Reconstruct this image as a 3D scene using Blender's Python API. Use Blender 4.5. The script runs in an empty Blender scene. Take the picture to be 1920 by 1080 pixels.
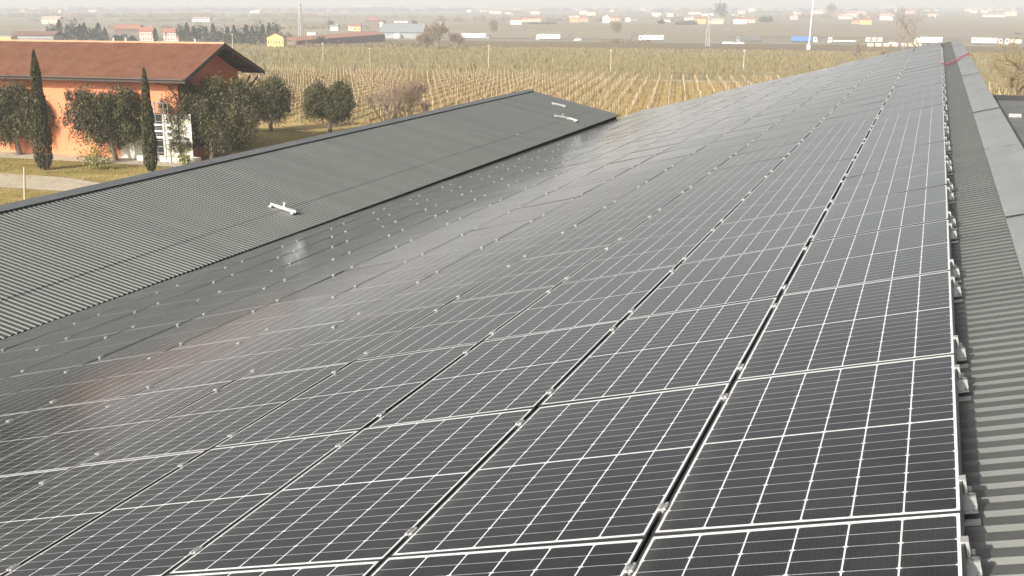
import bpy, math, random
from mathutils import Vector, Matrix
random.seed(7)
S = bpy.context.scene
COL = S.collection
R = math.radians
TH = R(13.68)                       # pitch of the main roof
CT, ST = math.cos(TH), math.sin(TH)

# ------------------------------------------------------------------ camera
F = 2181.02
CW = Vector((-0.2027, -3.6519, 1.5425))
RT = Vector((0.941846, 0.336046, 0.0)); UP = Vector((-0.079866, 0.223843, 0.971347)); BK = Vector((0.326417, -0.914859, 0.237664))
cd = bpy.data.cameras.new("camera"); cam = bpy.data.objects.new("camera", cd); COL.objects.link(cam)
cam.matrix_world = Matrix(((RT.x, UP.x, BK.x, CW.x), (RT.y, UP.y, BK.y, CW.y), (RT.z, UP.z, BK.z, CW.z), (0, 0, 0, 1)))
cd.sensor_width = 36; cd.lens = F / 1920 * 36; cd.clip_start = 0.05; cd.clip_end = 20000
S.camera = cam

def ray(x, y):
    return RT * ((x - 960) / F) + UP * ((540 - y) / F) - BK
def proj(p):
    c = Vector(p) - CW
    z = -c.dot(BK)
    if z <= 0.01: return None
    return 960 + F * c.dot(RT) / z, 540 - F * c.dot(UP) / z
ZG = CW.z - 15.0
def gz(y):                          # the plain falls away gently beyond the farm
    if y < 140: return ZG
    if y < 780: return ZG - 0.015 * (y - 140)
    return ZG - 9.6
def at(x, y):                       # where the line of sight through a pixel meets the terrain
    d = ray(x, y); k0, k1 = 1.0, 12000.0
    if (CW + d * k1).z > gz((CW + d * k1).y): return CW + d * 6000
    for _ in range(60):
        k = (k0 + k1) / 2; p = CW + d * k
        if p.z > gz(p.y): k0 = k
        else: k1 = k
    return CW + d * k0
def atY(x, y, Y):
    d = ray(x, y); return CW + d * ((Y - CW.y) / d.y)
def dist(p): return -(Vector(p) - CW).dot(BK)
def mpp(p): return dist(p) / F      # metres in one photo pixel at p

# ------------------------------------------------------------------ materials
MATS = {}
def mat(name, c1, c2=None, rough=0.7, scale=5.0, metal=0.0, spec=0.5, bump=0.0, bscale=None, detail=4.0, coords='Object', stretch=None):
    if name in MATS: return MATS[name]
    m = bpy.data.materials.new(name); m.use_nodes = True; nt = m.node_tree; N = nt.nodes; L = nt.links
    b = N['Principled BSDF']; b.inputs['Roughness'].default_value = rough; b.inputs['Metallic'].default_value = metal
    b.inputs['Specular IOR Level'].default_value = spec
    if c2 is None: c2 = tuple(v * 0.85 for v in c1)
    tc = N.new('ShaderNodeTexCoord'); mp = N.new('ShaderNodeMapping')
    if stretch: mp.inputs['Scale'].default_value = stretch
    L.new(tc.outputs[coords], mp.inputs['Vector'])
    nz = N.new('ShaderNodeTexNoise'); nz.inputs['Scale'].default_value = scale; nz.inputs['Detail'].default_value = detail
    L.new(mp.outputs[0], nz.inputs['Vector'])
    rp = N.new('ShaderNodeValToRGB'); rp.color_ramp.elements[0].position = 0.35; rp.color_ramp.elements[1].position = 0.65
    rp.color_ramp.elements[0].color = (*c1, 1); rp.color_ramp.elements[1].color = (*c2, 1)
    L.new(nz.outputs['Fac'], rp.inputs[0]); L.new(rp.outputs[0], b.inputs['Base Color'])
    if bump:
        n2 = N.new('ShaderNodeTexNoise'); n2.inputs['Scale'].default_value = bscale or scale * 4; n2.inputs['Detail'].default_value = 3
        L.new(mp.outputs[0], n2.inputs['Vector'])
        bp = N.new('ShaderNodeBump'); bp.inputs['Strength'].default_value = bump; bp.inputs['Distance'].default_value = 0.05
        L.new(n2.outputs['Fac'], bp.inputs['Height']); L.new(bp.outputs[0], b.inputs['Normal'])
    MATS[name] = m; return m

def M(nt, op, a, b=None, c=None):
    n = nt.nodes.new('ShaderNodeMath'); n.operation = op
    for i, v in enumerate((a, b, c)):
        if v is None: continue
        if isinstance(v, (int, float)): n.inputs[i].default_value = v
        else: nt.links.new(v, n.inputs[i])
    return n.outputs[0]

# ------------------------------------------------------------------ mesh helpers
class MB:
    def __init__(s): s.v = []; s.f = []
    def quad(s, a, b, c, d):
        n = len(s.v); s.v += [tuple(a), tuple(b), tuple(c), tuple(d)]; s.f.append((n, n+1, n+2, n+3))
    def tri(s, a, b, c):
        n = len(s.v); s.v += [tuple(a), tuple(b), tuple(c)]; s.f.append((n, n+1, n+2))
    def hexa(s, p):                 # 8 points: bottom 4, top 4
        n = len(s.v); s.v += [tuple(q) for q in p]
        for q in ((3,2,1,0),(4,5,6,7),(0,1,5,4),(1,2,6,5),(2,3,7,6),(3,0,4,7)): s.f.append(tuple(n+i for i in q))
    def box(s, x0, x1, y0, y1, z0, z1):
        s.hexa([(x0,y0,z0),(x1,y0,z0),(x1,y1,z0),(x0,y1,z0),(x0,y0,z1),(x1,y0,z1),(x1,y1,z1),(x0,y1,z1)])
    def bar(s, a, b, w, h=None):
        a = Vector(a); b = Vector(b); d = (b - a).normalized(); h = h or w
        u = d.cross(Vector((0, 0, 1)))
        if u.length < 1e-3: u = Vector((1, 0, 0))
        u.normalize(); v = u.cross(d).normalized(); u = u * w / 2; v = v * h / 2
        s.hexa([a-u-v, a+u-v, a+u+v, a-u+v, b-u-v, b+u-v, b+u+v, b-u+v])
    def tube(s, a, b, r0, r1, n=6):
        a = Vector(a); b = Vector(b); d = b - a
        if d.length < 1e-6: return
        d.normalize(); u = d.orthogonal().normalized(); v = d.cross(u); k = len(s.v)
        for c, r in ((a, r0), (b, r1)):
            for i in range(n):
                t = 2 * math.pi * i / n; s.v.append(tuple(c + (u * math.cos(t) + v * math.sin(t)) * r))
        for i in range(n):
            j = (i + 1) % n; s.f.append((k+i, k+j, k+n+j, k+n+i))
        s.f.append(tuple(k+n+i for i in range(n)))
    def build(s, name, m, parent=None, smooth=False):
        me = bpy.data.meshes.new(name); me.from_pydata(s.v, [], s.f); me.validate(); me.update()
        if m: me.materials.append(m)
        if smooth: me.polygons.foreach_set('use_smooth', [True] * len(me.polygons))
        o = bpy.data.objects.new(name, me); COL.objects.link(o)
        if parent: o.parent = parent
        return o

def tag(o, label=None, cat=None, group=None, kind=None):
    if label: o['label'] = label
    if cat: o['category'] = cat
    if group: o['group'] = group
    if kind: o['kind'] = kind
    return o
def thing(name, label, cat, loc=(0,0,0), rz=0.0, group=None):
    o = bpy.data.objects.new(name, None); COL.objects.link(o); o.location = loc; o.rotation_euler = (0, 0, rz)
    o.empty_display_size = 0.3
    return tag(o, label, cat, group)
def copy_tree(o, parent=None):
    c = o.copy(); COL.objects.link(c)
    if parent: c.parent = parent
    for ch in [q for q in KIDS.get(o, [])]: copy_tree(ch, c)
    return c
KIDS = {}
def reg(o):
    for q in bpy.data.objects:
        if q.parent == o: KIDS.setdefault(o, []).append(q); reg(q)
ORD = ['first','second','third','fourth','fifth','sixth','seventh','eighth','ninth','tenth','eleventh','twelfth','thirteenth','fourteenth','fifteenth',
       'sixteenth','seventeenth','eighteenth','nineteenth','twentieth','twenty-first','twenty-second','twenty-third','twenty-fourth','twenty-fifth',
       'twenty-sixth','twenty-seventh','twenty-eighth','twenty-ninth','thirtieth']

# ------------------------------------------------------------------ sky, sun
SUN_AZ, SUN_EL = R(20), R(26)       # sun behind the camera, a little to the left
w = bpy.data.worlds.new("World"); S.world = w; w.use_nodes = True
nt = w.node_tree; bg = nt.nodes['Background']; sky = nt.nodes.new('ShaderNodeTexSky'); sky.sky_type = 'NISHITA'; sky.sun_disc = False
sky.sun_elevation = SUN_EL; sky.sun_rotation = math.pi + SUN_AZ; sky.air_density = 1.0; sky.dust_density = 5.0; sky.ozone_density = 0.6; sky.altitude = 50
bw = nt.nodes.new('ShaderNodeRGBToBW'); mxs = nt.nodes.new('ShaderNodeMix'); mxs.data_type = 'RGBA'; mxs.inputs[0].default_value = 0.92   # a milky, hazy sky keeps little of its blue
nt.links.new(sky.outputs[0], bw.inputs[0]); nt.links.new(sky.outputs[0], mxs.inputs[6]); nt.links.new(bw.outputs[0], mxs.inputs[7])
nt.links.new(mxs.outputs[2], bg.inputs[0]); bg.inputs[1].default_value = 0.14
sl = bpy.data.lights.new("sun", 'SUN'); sl.energy = 4.4; sl.angle = R(0.8); sl.color = (1.0, 0.93, 0.83)
so = bpy.data.objects.new("sun", sl); COL.objects.link(so)
sd = Vector((-math.sin(SUN_AZ) * math.cos(SUN_EL), -math.cos(SUN_AZ) * math.cos(SUN_EL), math.sin(SUN_EL)))
so.rotation_euler = sd.to_track_quat('Z', 'Y').to_euler(); so.location = (0, 0, 50)
S.view_settings.view_transform = 'Standard'; S.view_settings.look = 'None'; S.view_settings.exposure = 0.42; S.view_settings.gamma = 1
S.cycles.volume_bounces = 0; S.cycles.max_bounces = 6; S.cycles.use_denoising = True

# ------------------------------------------------------------------ terrain and sheets
def sheet(name, xy, off, m, kind='structure', breaks=(140, 780)):
    """polygon strip on the terrain given by rows (y, x0, x1)"""
    mb = MB(); rows = list(xy)
    ys = sorted(set([r[0] for r in rows] + [b for b in breaks if rows[0][0] < b < rows[-1][0]]))
    def xr(y):
        for a, b in zip(rows, rows[1:]):
            if a[0] <= y <= b[0]:
                t = (y - a[0]) / max(1e-6, b[0] - a[0]); return a[1] + t * (b[1] - a[1]), a[2] + t * (b[2] - a[2])
        return rows[-1][1:]
    for a, b in zip(ys, ys[1:]):
        xa, xb = xr(a), xr(b)
        mb.quad((xa[0], a, gz(a) + off), (xa[1], a, gz(a) + off), (xb[1], b, gz(b) + off), (xb[0], b, gz(b) + off))
    return tag(mb.build(name, m), kind=kind)

def field_mat(name, cols, sx, sy, detail=5, rot=0.0, grow=None):
    m = bpy.data.materials.new(name); m.use_nodes = True; nt = m.node_tree; N = nt.nodes; L = nt.links
    b = N['Principled BSDF']; b.inputs['Roughness'].default_value = 0.95; b.inputs['Specular IOR Level'].default_value = 0.1
    tc = N.new('ShaderNodeTexCoord'); mp = N.new('ShaderNodeMapping'); mp.inputs['Scale'].default_value = (sx, sy, 1); mp.inputs['Rotation'].default_value = (0, 0, rot)
    L.new(tc.outputs['Object'], mp.inputs['Vector'])
    nz = N.new('ShaderNodeTexNoise'); nz.inputs['Scale'].default_value = 1; nz.inputs['Detail'].default_value = detail; nz.inputs['Roughness'].default_value = 0.65
    L.new(mp.outputs[0], nz.inputs['Vector'])
    rp = N.new('ShaderNodeValToRGB'); e = rp.color_ramp.elements
    e[0].position = 0.3; e[0].color = (*cols[0], 1); e[1].position = 0.7; e[1].color = (*cols[-1], 1)
    for i, c in enumerate(cols[1:-1]):
        q = e.new(0.3 + 0.4 * (i + 1) / (len(cols) - 1)); q.color = (*c, 1)
    L.new(nz.outputs['Fac'], rp.inputs[0])
    n2 = N.new('ShaderNodeTexNoise'); n2.inputs['Scale'].default_value = 2.3; n2.inputs['Detail'].default_value = 6
    L.new(tc.outputs['Object'], n2.inputs['Vector'])
    mx = N.new('ShaderNodeMix'); mx.data_type = 'RGBA'; mx.blend_type = 'MULTIPLY'; mx.inputs[0].default_value = 0.5
    L.new(rp.outputs[0], mx.inputs[6]); L.new(n2.outputs['Color'], mx.inputs[7])
    g = N.new('ShaderNodeHueSaturation'); g.inputs['Saturation'].default_value = 1.0; g.inputs['Value'].default_value = 1.25
    L.new(mx.outputs[2], g.inputs['Color'])
    m2 = N.new('ShaderNodeRGBToBW'); L.new(n2.outputs['Fac'], m2.inputs[0])
    sc = M(nt, 'MULTIPLY_ADD', n2.outputs['Fac'], 0.9, 0.55)
    mm = N.new('ShaderNodeMix'); mm.data_type = 'RGBA'; mm.blend_type = 'MULTIPLY'; mm.inputs[0].default_value = 1.0
    L.new(rp.outputs[0], mm.inputs[6]); cc = N.new('ShaderNodeCombineColor')
    for i in range(3): L.new(sc, cc.inputs[i])
    L.new(cc.outputs[0], mm.inputs[7])
    L.new(mm.outputs[2], b.inputs['Base Color'])
    return m

PLAIN = field_mat("plain_fields", [(0.22,0.18,0.125), (0.30,0.25,0.18), (0.25,0.225,0.14), (0.35,0.29,0.21)], 0.0015, 0.006)
VINE_G = field_mat("dry_vineyard_grass", [(0.34,0.25,0.095), (0.49,0.36,0.15), (0.41,0.31,0.125), (0.56,0.415,0.19)], 0.10, 0.03, rot=-R(11.7))
FAR_G = field_mat("far_vineyard_ground", [(0.26,0.215,0.11), (0.34,0.28,0.15), (0.30,0.255,0.135)], 0.03, 0.02)
BROWN_G = field_mat("bare_field_earth", [(0.16,0.12,0.07), (0.22,0.17,0.10), (0.19,0.16,0.09)], 0.01, 0.05)
LAWN = field_mat("lawn_grass", [(0.17,0.145,0.04), (0.29,0.23,0.075), (0.40,0.31,0.13)], 0.25, 0.3)
GRAVEL = field_mat("pale_gravel", [(0.42,0.36,0.26), (0.50,0.44,0.33)], 0.5, 0.5)
DGRASS = field_mat("shaded_grass", [(0.07,0.08,0.03), (0.11,0.11,0.045)], 0.3, 0.3)

mb = MB(); ys = [-400, 0, 140, 300, 500, 780, 1200, 2000, 3500, 6500, 9000]; xs = [-9000, -3000, -1000, -300, 0, 300, 1000, 3000, 9000]
vs = {}
for j, y in enumerate(ys):
    for i, x in enumerate(xs): vs[i, j] = len(mb.v); mb.v.append((x, y, gz(y)))
for j in range(len(ys)-1):
    for i in range(len(xs)-1): mb.f.append((vs[i,j], vs[i+1,j], vs[i+1,j+1], vs[i,j+1]))
tag(mb.build("ground", PLAIN), kind='structure')
sheet("grass_ground", [(20, -140, 60), (122, -140, 60)], 0.02, LAWN)
sheet("gravel_path", [(73, -84, -61), (77.5, -84, -66), (79.5, -84, -72)], 0.05, GRAVEL)
sheet("gravel_forecourt", [(88.5, -110, -66), (92.6, -110, -64)], 0.05, GRAVEL)
sheet("vineyard_ground", [(122, -330, 140), (262, -330, 140)], 0.03, VINE_G)
sheet("dirt_track", [(252, -330, 140), (258, -330, 140)], 0.07, GRAVEL)
sheet("upper_vineyard_ground", [(258, -400, 260), (560, -500, 330)], 0.05, FAR_G)
sheet("bare_earth_field", [(560, -500, 400), (715, -640, 520)], 0.05, BROWN_G)
RD = mat("asphalt_road", (0.24,0.225,0.19), (0.29,0.27,0.23), rough=0.9, scale=0.4)
sheet("motorway_road", [(748, -2500, 2500), (778, -2500, 2500)], 0.12, RD)
sheet("road_verge", [(740, -2500, 2500), (748, -2500, 2500)], 0.06, mat("verge_gravel", (0.42,0.38,0.28), (0.5,0.45,0.35), rough=0.95, scale=0.1))
YRD = 763
FB = field_mat("pale_stubble", [(0.26,0.23,0.15), (0.34,0.30,0.21)], 0.005, 0.02)
FC = field_mat("green_meadow", [(0.26,0.22,0.15), (0.31,0.265,0.19)], 0.005, 0.02)
sheet("meadow_field", [(800, -700, -200), (1050, -900, -260)], 0.3, FB)
sheet("stubble_field", [(1050, 60, 900), (1500, 80, 1100)], 0.3, FB)
sheet("green_field", [(900, -150, 80), (1150, -200, 60)], 0.3, FC)

# ------------------------------------------------------------------ main roof (local frame: x up the slope, y along, z normal)
ROOF_ROT = (0, -TH, 0)
SHEET = mat("grey_roof_sheet", (0.070,0.075,0.070), (0.088,0.093,0.087), rough=0.42, scale=1.6, spec=0.5, stretch=(0.12, 1.0, 0.12))
SHEET_B = mat("grey_roof_sheet_weathered", (0.072,0.078,0.073), (0.094,0.100,0.093), rough=0.42, scale=1.5, spec=0.5, stretch=(0.10, 1.0, 0.10))
CAP = mat("light_grey_flashing", (0.23,0.24,0.24), (0.28,0.285,0.28), rough=0.42, scale=1.3, spec=0.5, bump=0.12, bscale=2.5)
CAPB = mat("grey_ridge_metal", (0.13,0.135,0.14), (0.16,0.165,0.17), rough=0.45, scale=1.3, bump=0.1)
DARK = mat("black_gap_foam", (0.012,0.012,0.012), (0.02,0.02,0.02), rough=0.95)
WALLM = mat("beige_plaster_wall", (0.42,0.36,0.27), (0.5,0.43,0.33), rough=0.9, scale=0.5)
PIT = 0.12
def ribs(mb, y0, y1, xa, xb, z, h=0.03, zb=None, off=0.0):
    """trapezoid ribs running along local x between xa(y) and xb(y)"""
    prof = [(0.0, 0), (0.024, 0), (0.038, h), (0.106, h), (0.120, 0)]
    n = int(round((y1 - y0) / PIT))
    for i in range(n):
        b = y0 + i * PIT
        for (ya, za), (yb, zb_) in zip(prof, prof[1:]):
            Y0, Y1 = b + ya, b + yb
            A0, A1, B0, B1 = xa(Y0), xa(Y1), xb(Y0), xb(Y1)
            if B0 - A0 < 0.02: continue
            mb.quad((A0, Y0, z + za), (A1, Y1, z + zb_), (B1, Y1, z + zb_), (B0, Y0, z + za))
main = thing("warehouse_building", "long grey metal-roofed building carrying the solar panels up to its ridge flashing", "building")
rf = MB()
def s_end(y): return min(12.45, max(0.0, (50.75 - y) / 0.385))
ribs(rf, -9.0, 50.64, lambda y: -s_end(y), lambda y: 0.42, -0.145, 0.020)
roof = rf.build("roof", SHEET, main); roof.rotation_euler = ROOF_ROT
ub = MB(); ub.hexa([(-12.6,-9,-0.42), (0.6,-9,-0.42), (0.6,50.3,-0.42), (-12.6,45.2,-0.42), (-12.6,-9,-0.18), (0.6,-9,-0.18), (0.6,50.3,-0.18), (-12.6,45.2,-0.18)])
o = ub.build("insulation_layer", mat("roof_underside", (0.25,0.25,0.24), rough=0.8), main); o.rotation_euler = ROOF_ROT
# ridge flashing in overlapping lengths
joints = [-9, -3.7, 1.0, 5.63, 10.0, 14.7, 19.15, 24.0, 28.8, 33.6, 38.4, 43.2, 48.0, 50.75]
for i, (a, b) in enumerate(zip(joints, joints[1:])):
    c = MB(); z = -0.105 + (0.006 if i % 2 else 0.0); b2 = b + 0.05
    pts = [(0.375, -0.013), (0.378, 0.0), (0.52, 0.004), (0.62, -0.002), (0.735, 0.004), (0.742, -0.002), (0.76, -0.20)]
    for (p, q), (r_, s_) in zip(pts, pts[1:]): c.quad((p, a, z+q), (p, b2, z+q), (r_, b2, z+s_), (r_, a, z+s_))
    for k_ in range(int((b2 - a) / 0.6)): c.box(0.392, 0.402, a + 0.3 + k_ * 0.6, a + 0.31 + k_ * 0.6, z, z + 0.006)
    o = c.build("ridge_cap", CAP, main); o.rotation_euler = ROOF_ROT
    c = MB(); c.box(0.378, 0.740, a - 0.012, a + 0.006, z + 0.0045, z + 0.0075); c.build("joint_seal", mat("grey_sealant", (0.05,0.05,0.048), rough=0.8), o)
wl = MB(); wl.hexa([(-11.9,-8.8,ZG-0.3), (0.62,-8.8,ZG-0.3), (0.62,50.1,ZG-0.3), (-11.9,45.3,ZG-0.3), (-11.9,-8.8,-3.35), (0.62,-8.8,-0.32), (0.62,50.1,-0.32), (-11.9,45.3,-3.35)])
wl.build("wall", WALLM, main)
gt = MB(); gt.box(-12.40, -11.95, -9, 45.4, -3.40, -3.25); gt.build("gutter", mat("dark_gutter", (0.05,0.05,0.05), rough=0.5), main)

# annex on the far side of the ridge
ann = thing("annex_building", "lower flat grey roof beside the ridge flashing with a dark far edge", "building")
a = MB(); ribs(a, 1.0, 27.04, lambda y: 0.75, lambda y: 14.0, -0.75, 0.02); a.build("roof", mat("annex_grey_sheet", (0.09,0.095,0.093), (0.12,0.123,0.12), rough=0.5, scale=1.0, bump=0.1), ann)
a = MB(); a.box(0.70, 14, 27.05, 27.25, -1.0, -0.62); a.build("edge_coping", mat("dark_coping", (0.035,0.035,0.04), rough=0.5), ann)
a = MB(); a.box(0.70, 14, 16.2, 16.32, -0.74, -0.69); a.build("step_flashing", mat("dark_coping", (0.035,0.035,0.04)), ann)
a = MB(); a.box(0.70, 13.8, 1.0, 27.0, ZG-0.3, -0.80); a.build("wall", WALLM, ann)

# ------------------------------------------------------------------ second roof beyond the valley
AB = R(13.0)
offb = thing("side_building", "lower grey corrugated roof rising beyond the valley below the solar panels", "building", (-11.82, 8.2, -2.875)); offb.rotation_euler = (R(0.19), 0, 0)
# local frame of its slope: x runs up the slope to the left, stored in a part rotated about y
def bl(L, y, z):                    # slope length L, along y, normal offset z
    return (-L * math.cos(AB) + z * math.sin(AB), y, L * math.sin(AB) + z * math.cos(AB))
class RB(MB):
    def build2(s, name, m): s.v = [bl(-x, y, z) for x, y, z in s.v]; return s.build(name, m, offb)
YA, YB = -14.4, 33.48
q = RB(); ribs(q, YA, YB, lambda y: -1.0, lambda y: 0.0, -0.022, 0.022); q.build2("lower_roof_sheet", SHEET_B)
q = RB(); ribs(q, YA, YB, lambda y: -3.8, lambda y: -0.94, -0.014, 0.022); q.build2("roof_sheet", SHEET_B)
q = RB(); q.box(-3.8, -0.012, YA, YB, -0.050, -0.024); q.box(-0.30, -0.10, YA, YB, -0.55, -0.051); q.build2("insulation_layer", DARK)
for k in range(int((YB - YA) / 0.92)):
    pass
q = RB()
n = int((YB - YA) / PIT)
for i in range(n):                  # overlap screws sit in every valley along the lap
    y = YA + i * PIT
    q.box(-0.955, -0.928, y - 0.012, y + 0.046, -0.03, -0.016)
q.build2("lap_seal", DARK)
q = RB(); q.box(-3.93, -3.68, YA, YB + 0.02, 0.030, 0.037); q.box(-3.70, -3.68, YA, YB + 0.02, 0.020, 0.0295); q.build2("ridge_cap", CAPB)
q = RB(); q.box(-3.80, -3.72, YA, YB, -0.03, 0.0295); q.build2("closure_strip", DARK)
q = MB(); p1 = Vector(bl(3.92, 0, 0.03)); q.quad((p1.x, YA, p1.z), (p1.x, YB, p1.z), (p1.x - 3.5, YB, p1.z - 0.9), (p1.x - 3.5, YA, p1.z - 0.9)); q.build("back_slope", SHEET_B, offb)
hb = ZG + 2.875
q = MB(); q.hexa([(-7.2, YA+0.1, hb-0.3), (-0.25, YA+0.1, hb-0.3), (-0.25, YB-0.1, hb-0.3), (-6.9, YB-0.1, hb-0.3), (-6.9, YA+0.1, -0.35), (-0.25, YA+0.1, -0.35), (-0.25, YB-0.1, -0.35), (-6.9, YB-0.1, -0.35)]); q.build("wall", WALLM, offb)

# ------------------------------------------------------------------ solar panels
PS, PT = 1.03, 1.80
PW, PL = 1.003, 1.796
SK = [0, 1, 2, 3, 3.985, 4.955, 5.915, 6.875, 7.84, 8.81, 9.78, 10.755, 11.74]
def pv_mat():
    m = bpy.data.materials.new("solar_cells_under_glass"); m.use_nodes = True; nt = m.node_tree; N = nt.nodes; L = nt.links
    b = N['Principled BSDF']; tc = N.new('ShaderNodeTexCoord'); sp = N.new('ShaderNodeSeparateXYZ'); L.new(tc.outputs['Object'], sp.inputs[0])
    bx, by, mid = 0.0165, 0.0270, 0.010           # white borders and centre gap
    px = (PW - 2 * bx) / 6; half = (PL - 2 * by) / 2; py = (half - mid / 2) / 10
    x = M(nt, 'ADD', sp.outputs[0], PW / 2); y = M(nt, 'ABSOLUTE', sp.outputs[1])
    gx = M(nt, 'DIVIDE', M(nt, 'SUBTRACT', x, bx), px); gy = M(nt, 'DIVIDE', M(nt, 'SUBTRACT', y, mid / 2), py)
    fx = M(nt, 'FRACT', gx); fy = M(nt, 'FRACT', gy)
    dx = M(nt, 'MULTIPLY', M(nt, 'MINIMUM', fx, M(nt, 'SUBTRACT', 1, fx)), px)     # metres to nearest cell column edge
    dy = M(nt, 'MULTIPLY', M(nt, 'MINIMUM', fy, M(nt, 'SUBTRACT', 1, fy)), py)
    lx = M(nt, 'LESS_THAN', dx, 0.0027); ly = M(nt, 'LESS_THAN', dy, 0.0016)
    # chamfered cell corners: only on every second row line (half cells)
    f2 = M(nt, 'FRACT', M(nt, 'MULTIPLY', gy, 0.5)); d2 = M(nt, 'MULTIPLY', M(nt, 'MINIMUM', f2, M(nt, 'SUBTRACT', 1, f2)), 2 * py)
    ch = M(nt, 'LESS_THAN', M(nt, 'ADD', dx, d2), 0.0105)
    ou = M(nt, 'MAXIMUM', M(nt, 'LESS_THAN', gx, 0.0), M(nt, 'GREATER_THAN', gx, 6.0))
    oy = M(nt, 'MAXIMUM', M(nt, 'LESS_THAN', gy, 0.0), M(nt, 'GREATER_THAN', gy, 10.0))
    out = M(nt, 'MAXIMUM', ou, oy)
    white = M(nt, 'MAXIMUM', M(nt, 'MAXIMUM', lx, ch), out)
    # fine busbars
    fb = M(nt, 'FRACT', M(nt, 'MULTIPLY', gx, 9.0)); bus = M(nt, 'LESS_THAN', M(nt, 'ABSOLUTE', M(nt, 'SUBTRACT', fb, 0.5)), 0.035)
    # per cell tone
    vn = N.new('ShaderNodeTexWhiteNoise'); cv = N.new('ShaderNodeCombineXYZ')
    oi = N.new('ShaderNodeObjectInfo')
    L.new(M(nt, 'FLOOR', gx), cv.inputs[0]); L.new(M(nt, 'FLOOR', gy), cv.inputs[1]); L.new(M(nt, 'MULTIPLY', oi.outputs['Random'], 50), cv.inputs[2])
    L.new(cv.outputs[0], vn.inputs['Vector'])
    cr = N.new('ShaderNodeMix'); cr.data_type = 'RGBA'; cr.inputs[6].default_value = (0.008, 0.008, 0.0095, 1); cr.inputs[7].default_value = (0.015, 0.015, 0.0175, 1)
    L.new(M(nt, 'MULTIPLY_ADD', vn.outputs['Value'], 0.45, M(nt, 'MULTIPLY', oi.outputs['Random'], 0.55)), cr.inputs[0])
    c1 = N.new('ShaderNodeMix'); c1.data_type = 'RGBA'; c1.inputs[7].default_value = (0.035, 0.036, 0.04, 1); L.new(M(nt, 'MULTIPLY', bus, 0.6), c1.inputs[0]); L.new(cr.outputs[2], c1.inputs[6])
    c2 = N.new('ShaderNodeMix'); c2.data_type = 'RGBA'; c2.inputs[7].default_value = (0.50, 0.50, 0.49, 1); L.new(ly, c2.inputs[0]); L.new(c1.outputs[2], c2.inputs[6])
    c3 = N.new('ShaderNodeMix'); c3.data_type = 'RGBA'; c3.inputs[7].default_value = (0.80, 0.81, 0.80, 1); L.new(white, c3.inputs[0]); L.new(c2.outputs[2], c3.inputs[6])
    # thin dust
    nz = N.new('ShaderNodeTexNoise'); nz.inputs['Scale'].default_value = 1.4; nz.inputs['Detail'].default_value = 8; nz.inputs['Roughness'].default_value = 0.7
    g = N.new('ShaderNodeNewGeometry'); L.new(g.outputs['Position'], nz.inputs['Vector'])
    lowe = M(nt, 'MULTIPLY', M(nt, 'POWER', M(nt, 'MAXIMUM', M(nt, 'SUBTRACT', 1.0, M(nt, 'MULTIPLY', x, 9.0)), 0.0), 2.0), 0.22)   # grime gathers along the lower frame
    dust = M(nt, 'ADD', M(nt, 'MAXIMUM', M(nt, 'MULTIPLY_ADD', nz.outputs['Fac'], 0.14, -0.045), 0.0), M(nt, 'MULTIPLY', lowe, nz.outputs['Fac']))
    dust = M(nt, 'MULTIPLY', dust, M(nt, 'MULTIPLY_ADD', oi.outputs['Random'], 0.9, 0.55))
    c4 = N.new('ShaderNodeMix'); c4.data_type = 'RGBA'; c4.inputs[7].default_value = (0.30, 0.29, 0.26, 1); L.new(dust, c4.inputs[0]); L.new(c3.outputs[2], c4.inputs[6])
    # specks of dirt
    vo = N.new('ShaderNodeTexVoronoi'); vo.inputs['Scale'].default_value = 3.0; L.new(g.outputs['Position'], vo.inputs['Vector'])
    sk = M(nt, 'LESS_THAN', vo.outputs['Distance'], 0.010)
    c5 = N.new('ShaderNodeMix'); c5.data_type = 'RGBA'; c5.inputs[7].default_value = (0.35, 0.34, 0.30, 1); L.new(M(nt, 'MULTIPLY', sk, 0.5), c5.inputs[0]); L.new(c4.outputs[2], c5.inputs[6])
    L.new(c5.outputs[2], b.inputs['Base Color'])
    L.new(M(nt, 'MULTIPLY_ADD', nz.outputs['Fac'], 0.06, 0.05), b.inputs['Roughness'])
    b.inputs['Specular IOR Level'].default_value = 0.0
    n3 = N.new('ShaderNodeTexNoise'); n3.inputs['Scale'].default_value = 2.2; n3.inputs['Detail'].default_value = 1; L.new(g.outputs['Position'], n3.inputs['Vector'])
    bp = N.new('ShaderNodeBump'); bp.inputs['Strength'].default_value = 0.035; bp.inputs['Distance'].default_value = 0.02
    L.new(n3.outputs['Fac'], bp.inputs['Height']); L.new(bp.outputs[0], b.inputs['Normal'])
    # anti-reflection glass: hardly any mirror image seen steeply, a strong one at grazing angles
    lw = N.new('ShaderNodeLayerWeight'); lw.inputs['Blend'].default_value = 0.5; L.new(bp.outputs[0], lw.inputs['Normal'])
    gl = N.new('ShaderNodeBsdfGlossy'); L.new(bp.outputs[0], gl.inputs['Normal']); L.new(M(nt, 'MULTIPLY_ADD', nz.outputs['Fac'], 0.10, 0.065), gl.inputs['Roughness'])
    gl.inputs['Color'].default_value = (0.965, 0.98, 0.995, 1)
    ms = N.new('ShaderNodeMixShader'); L.new(M(nt, 'MULTIPLY_ADD', M(nt, 'POWER', lw.outputs['Facing'], 4.9), 1.06, 0.006), ms.inputs[0])
    L.new(b.outputs[0], ms.inputs[1]); L.new(gl.outputs[0], ms.inputs[2]); L.new(ms.outputs[0], N['Material Output'].inputs['Surface'])
    return m
PV = pv_mat()
FRAME = mat("black_anodised_frame", (0.014,0.014,0.015), (0.02,0.02,0.021), rough=0.35, scale=3)
ALU = mat("bare_aluminium", (0.42,0.42,0.41), (0.50,0.50,0.49), rough=0.48, metal=0.4, scale=20)
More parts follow.
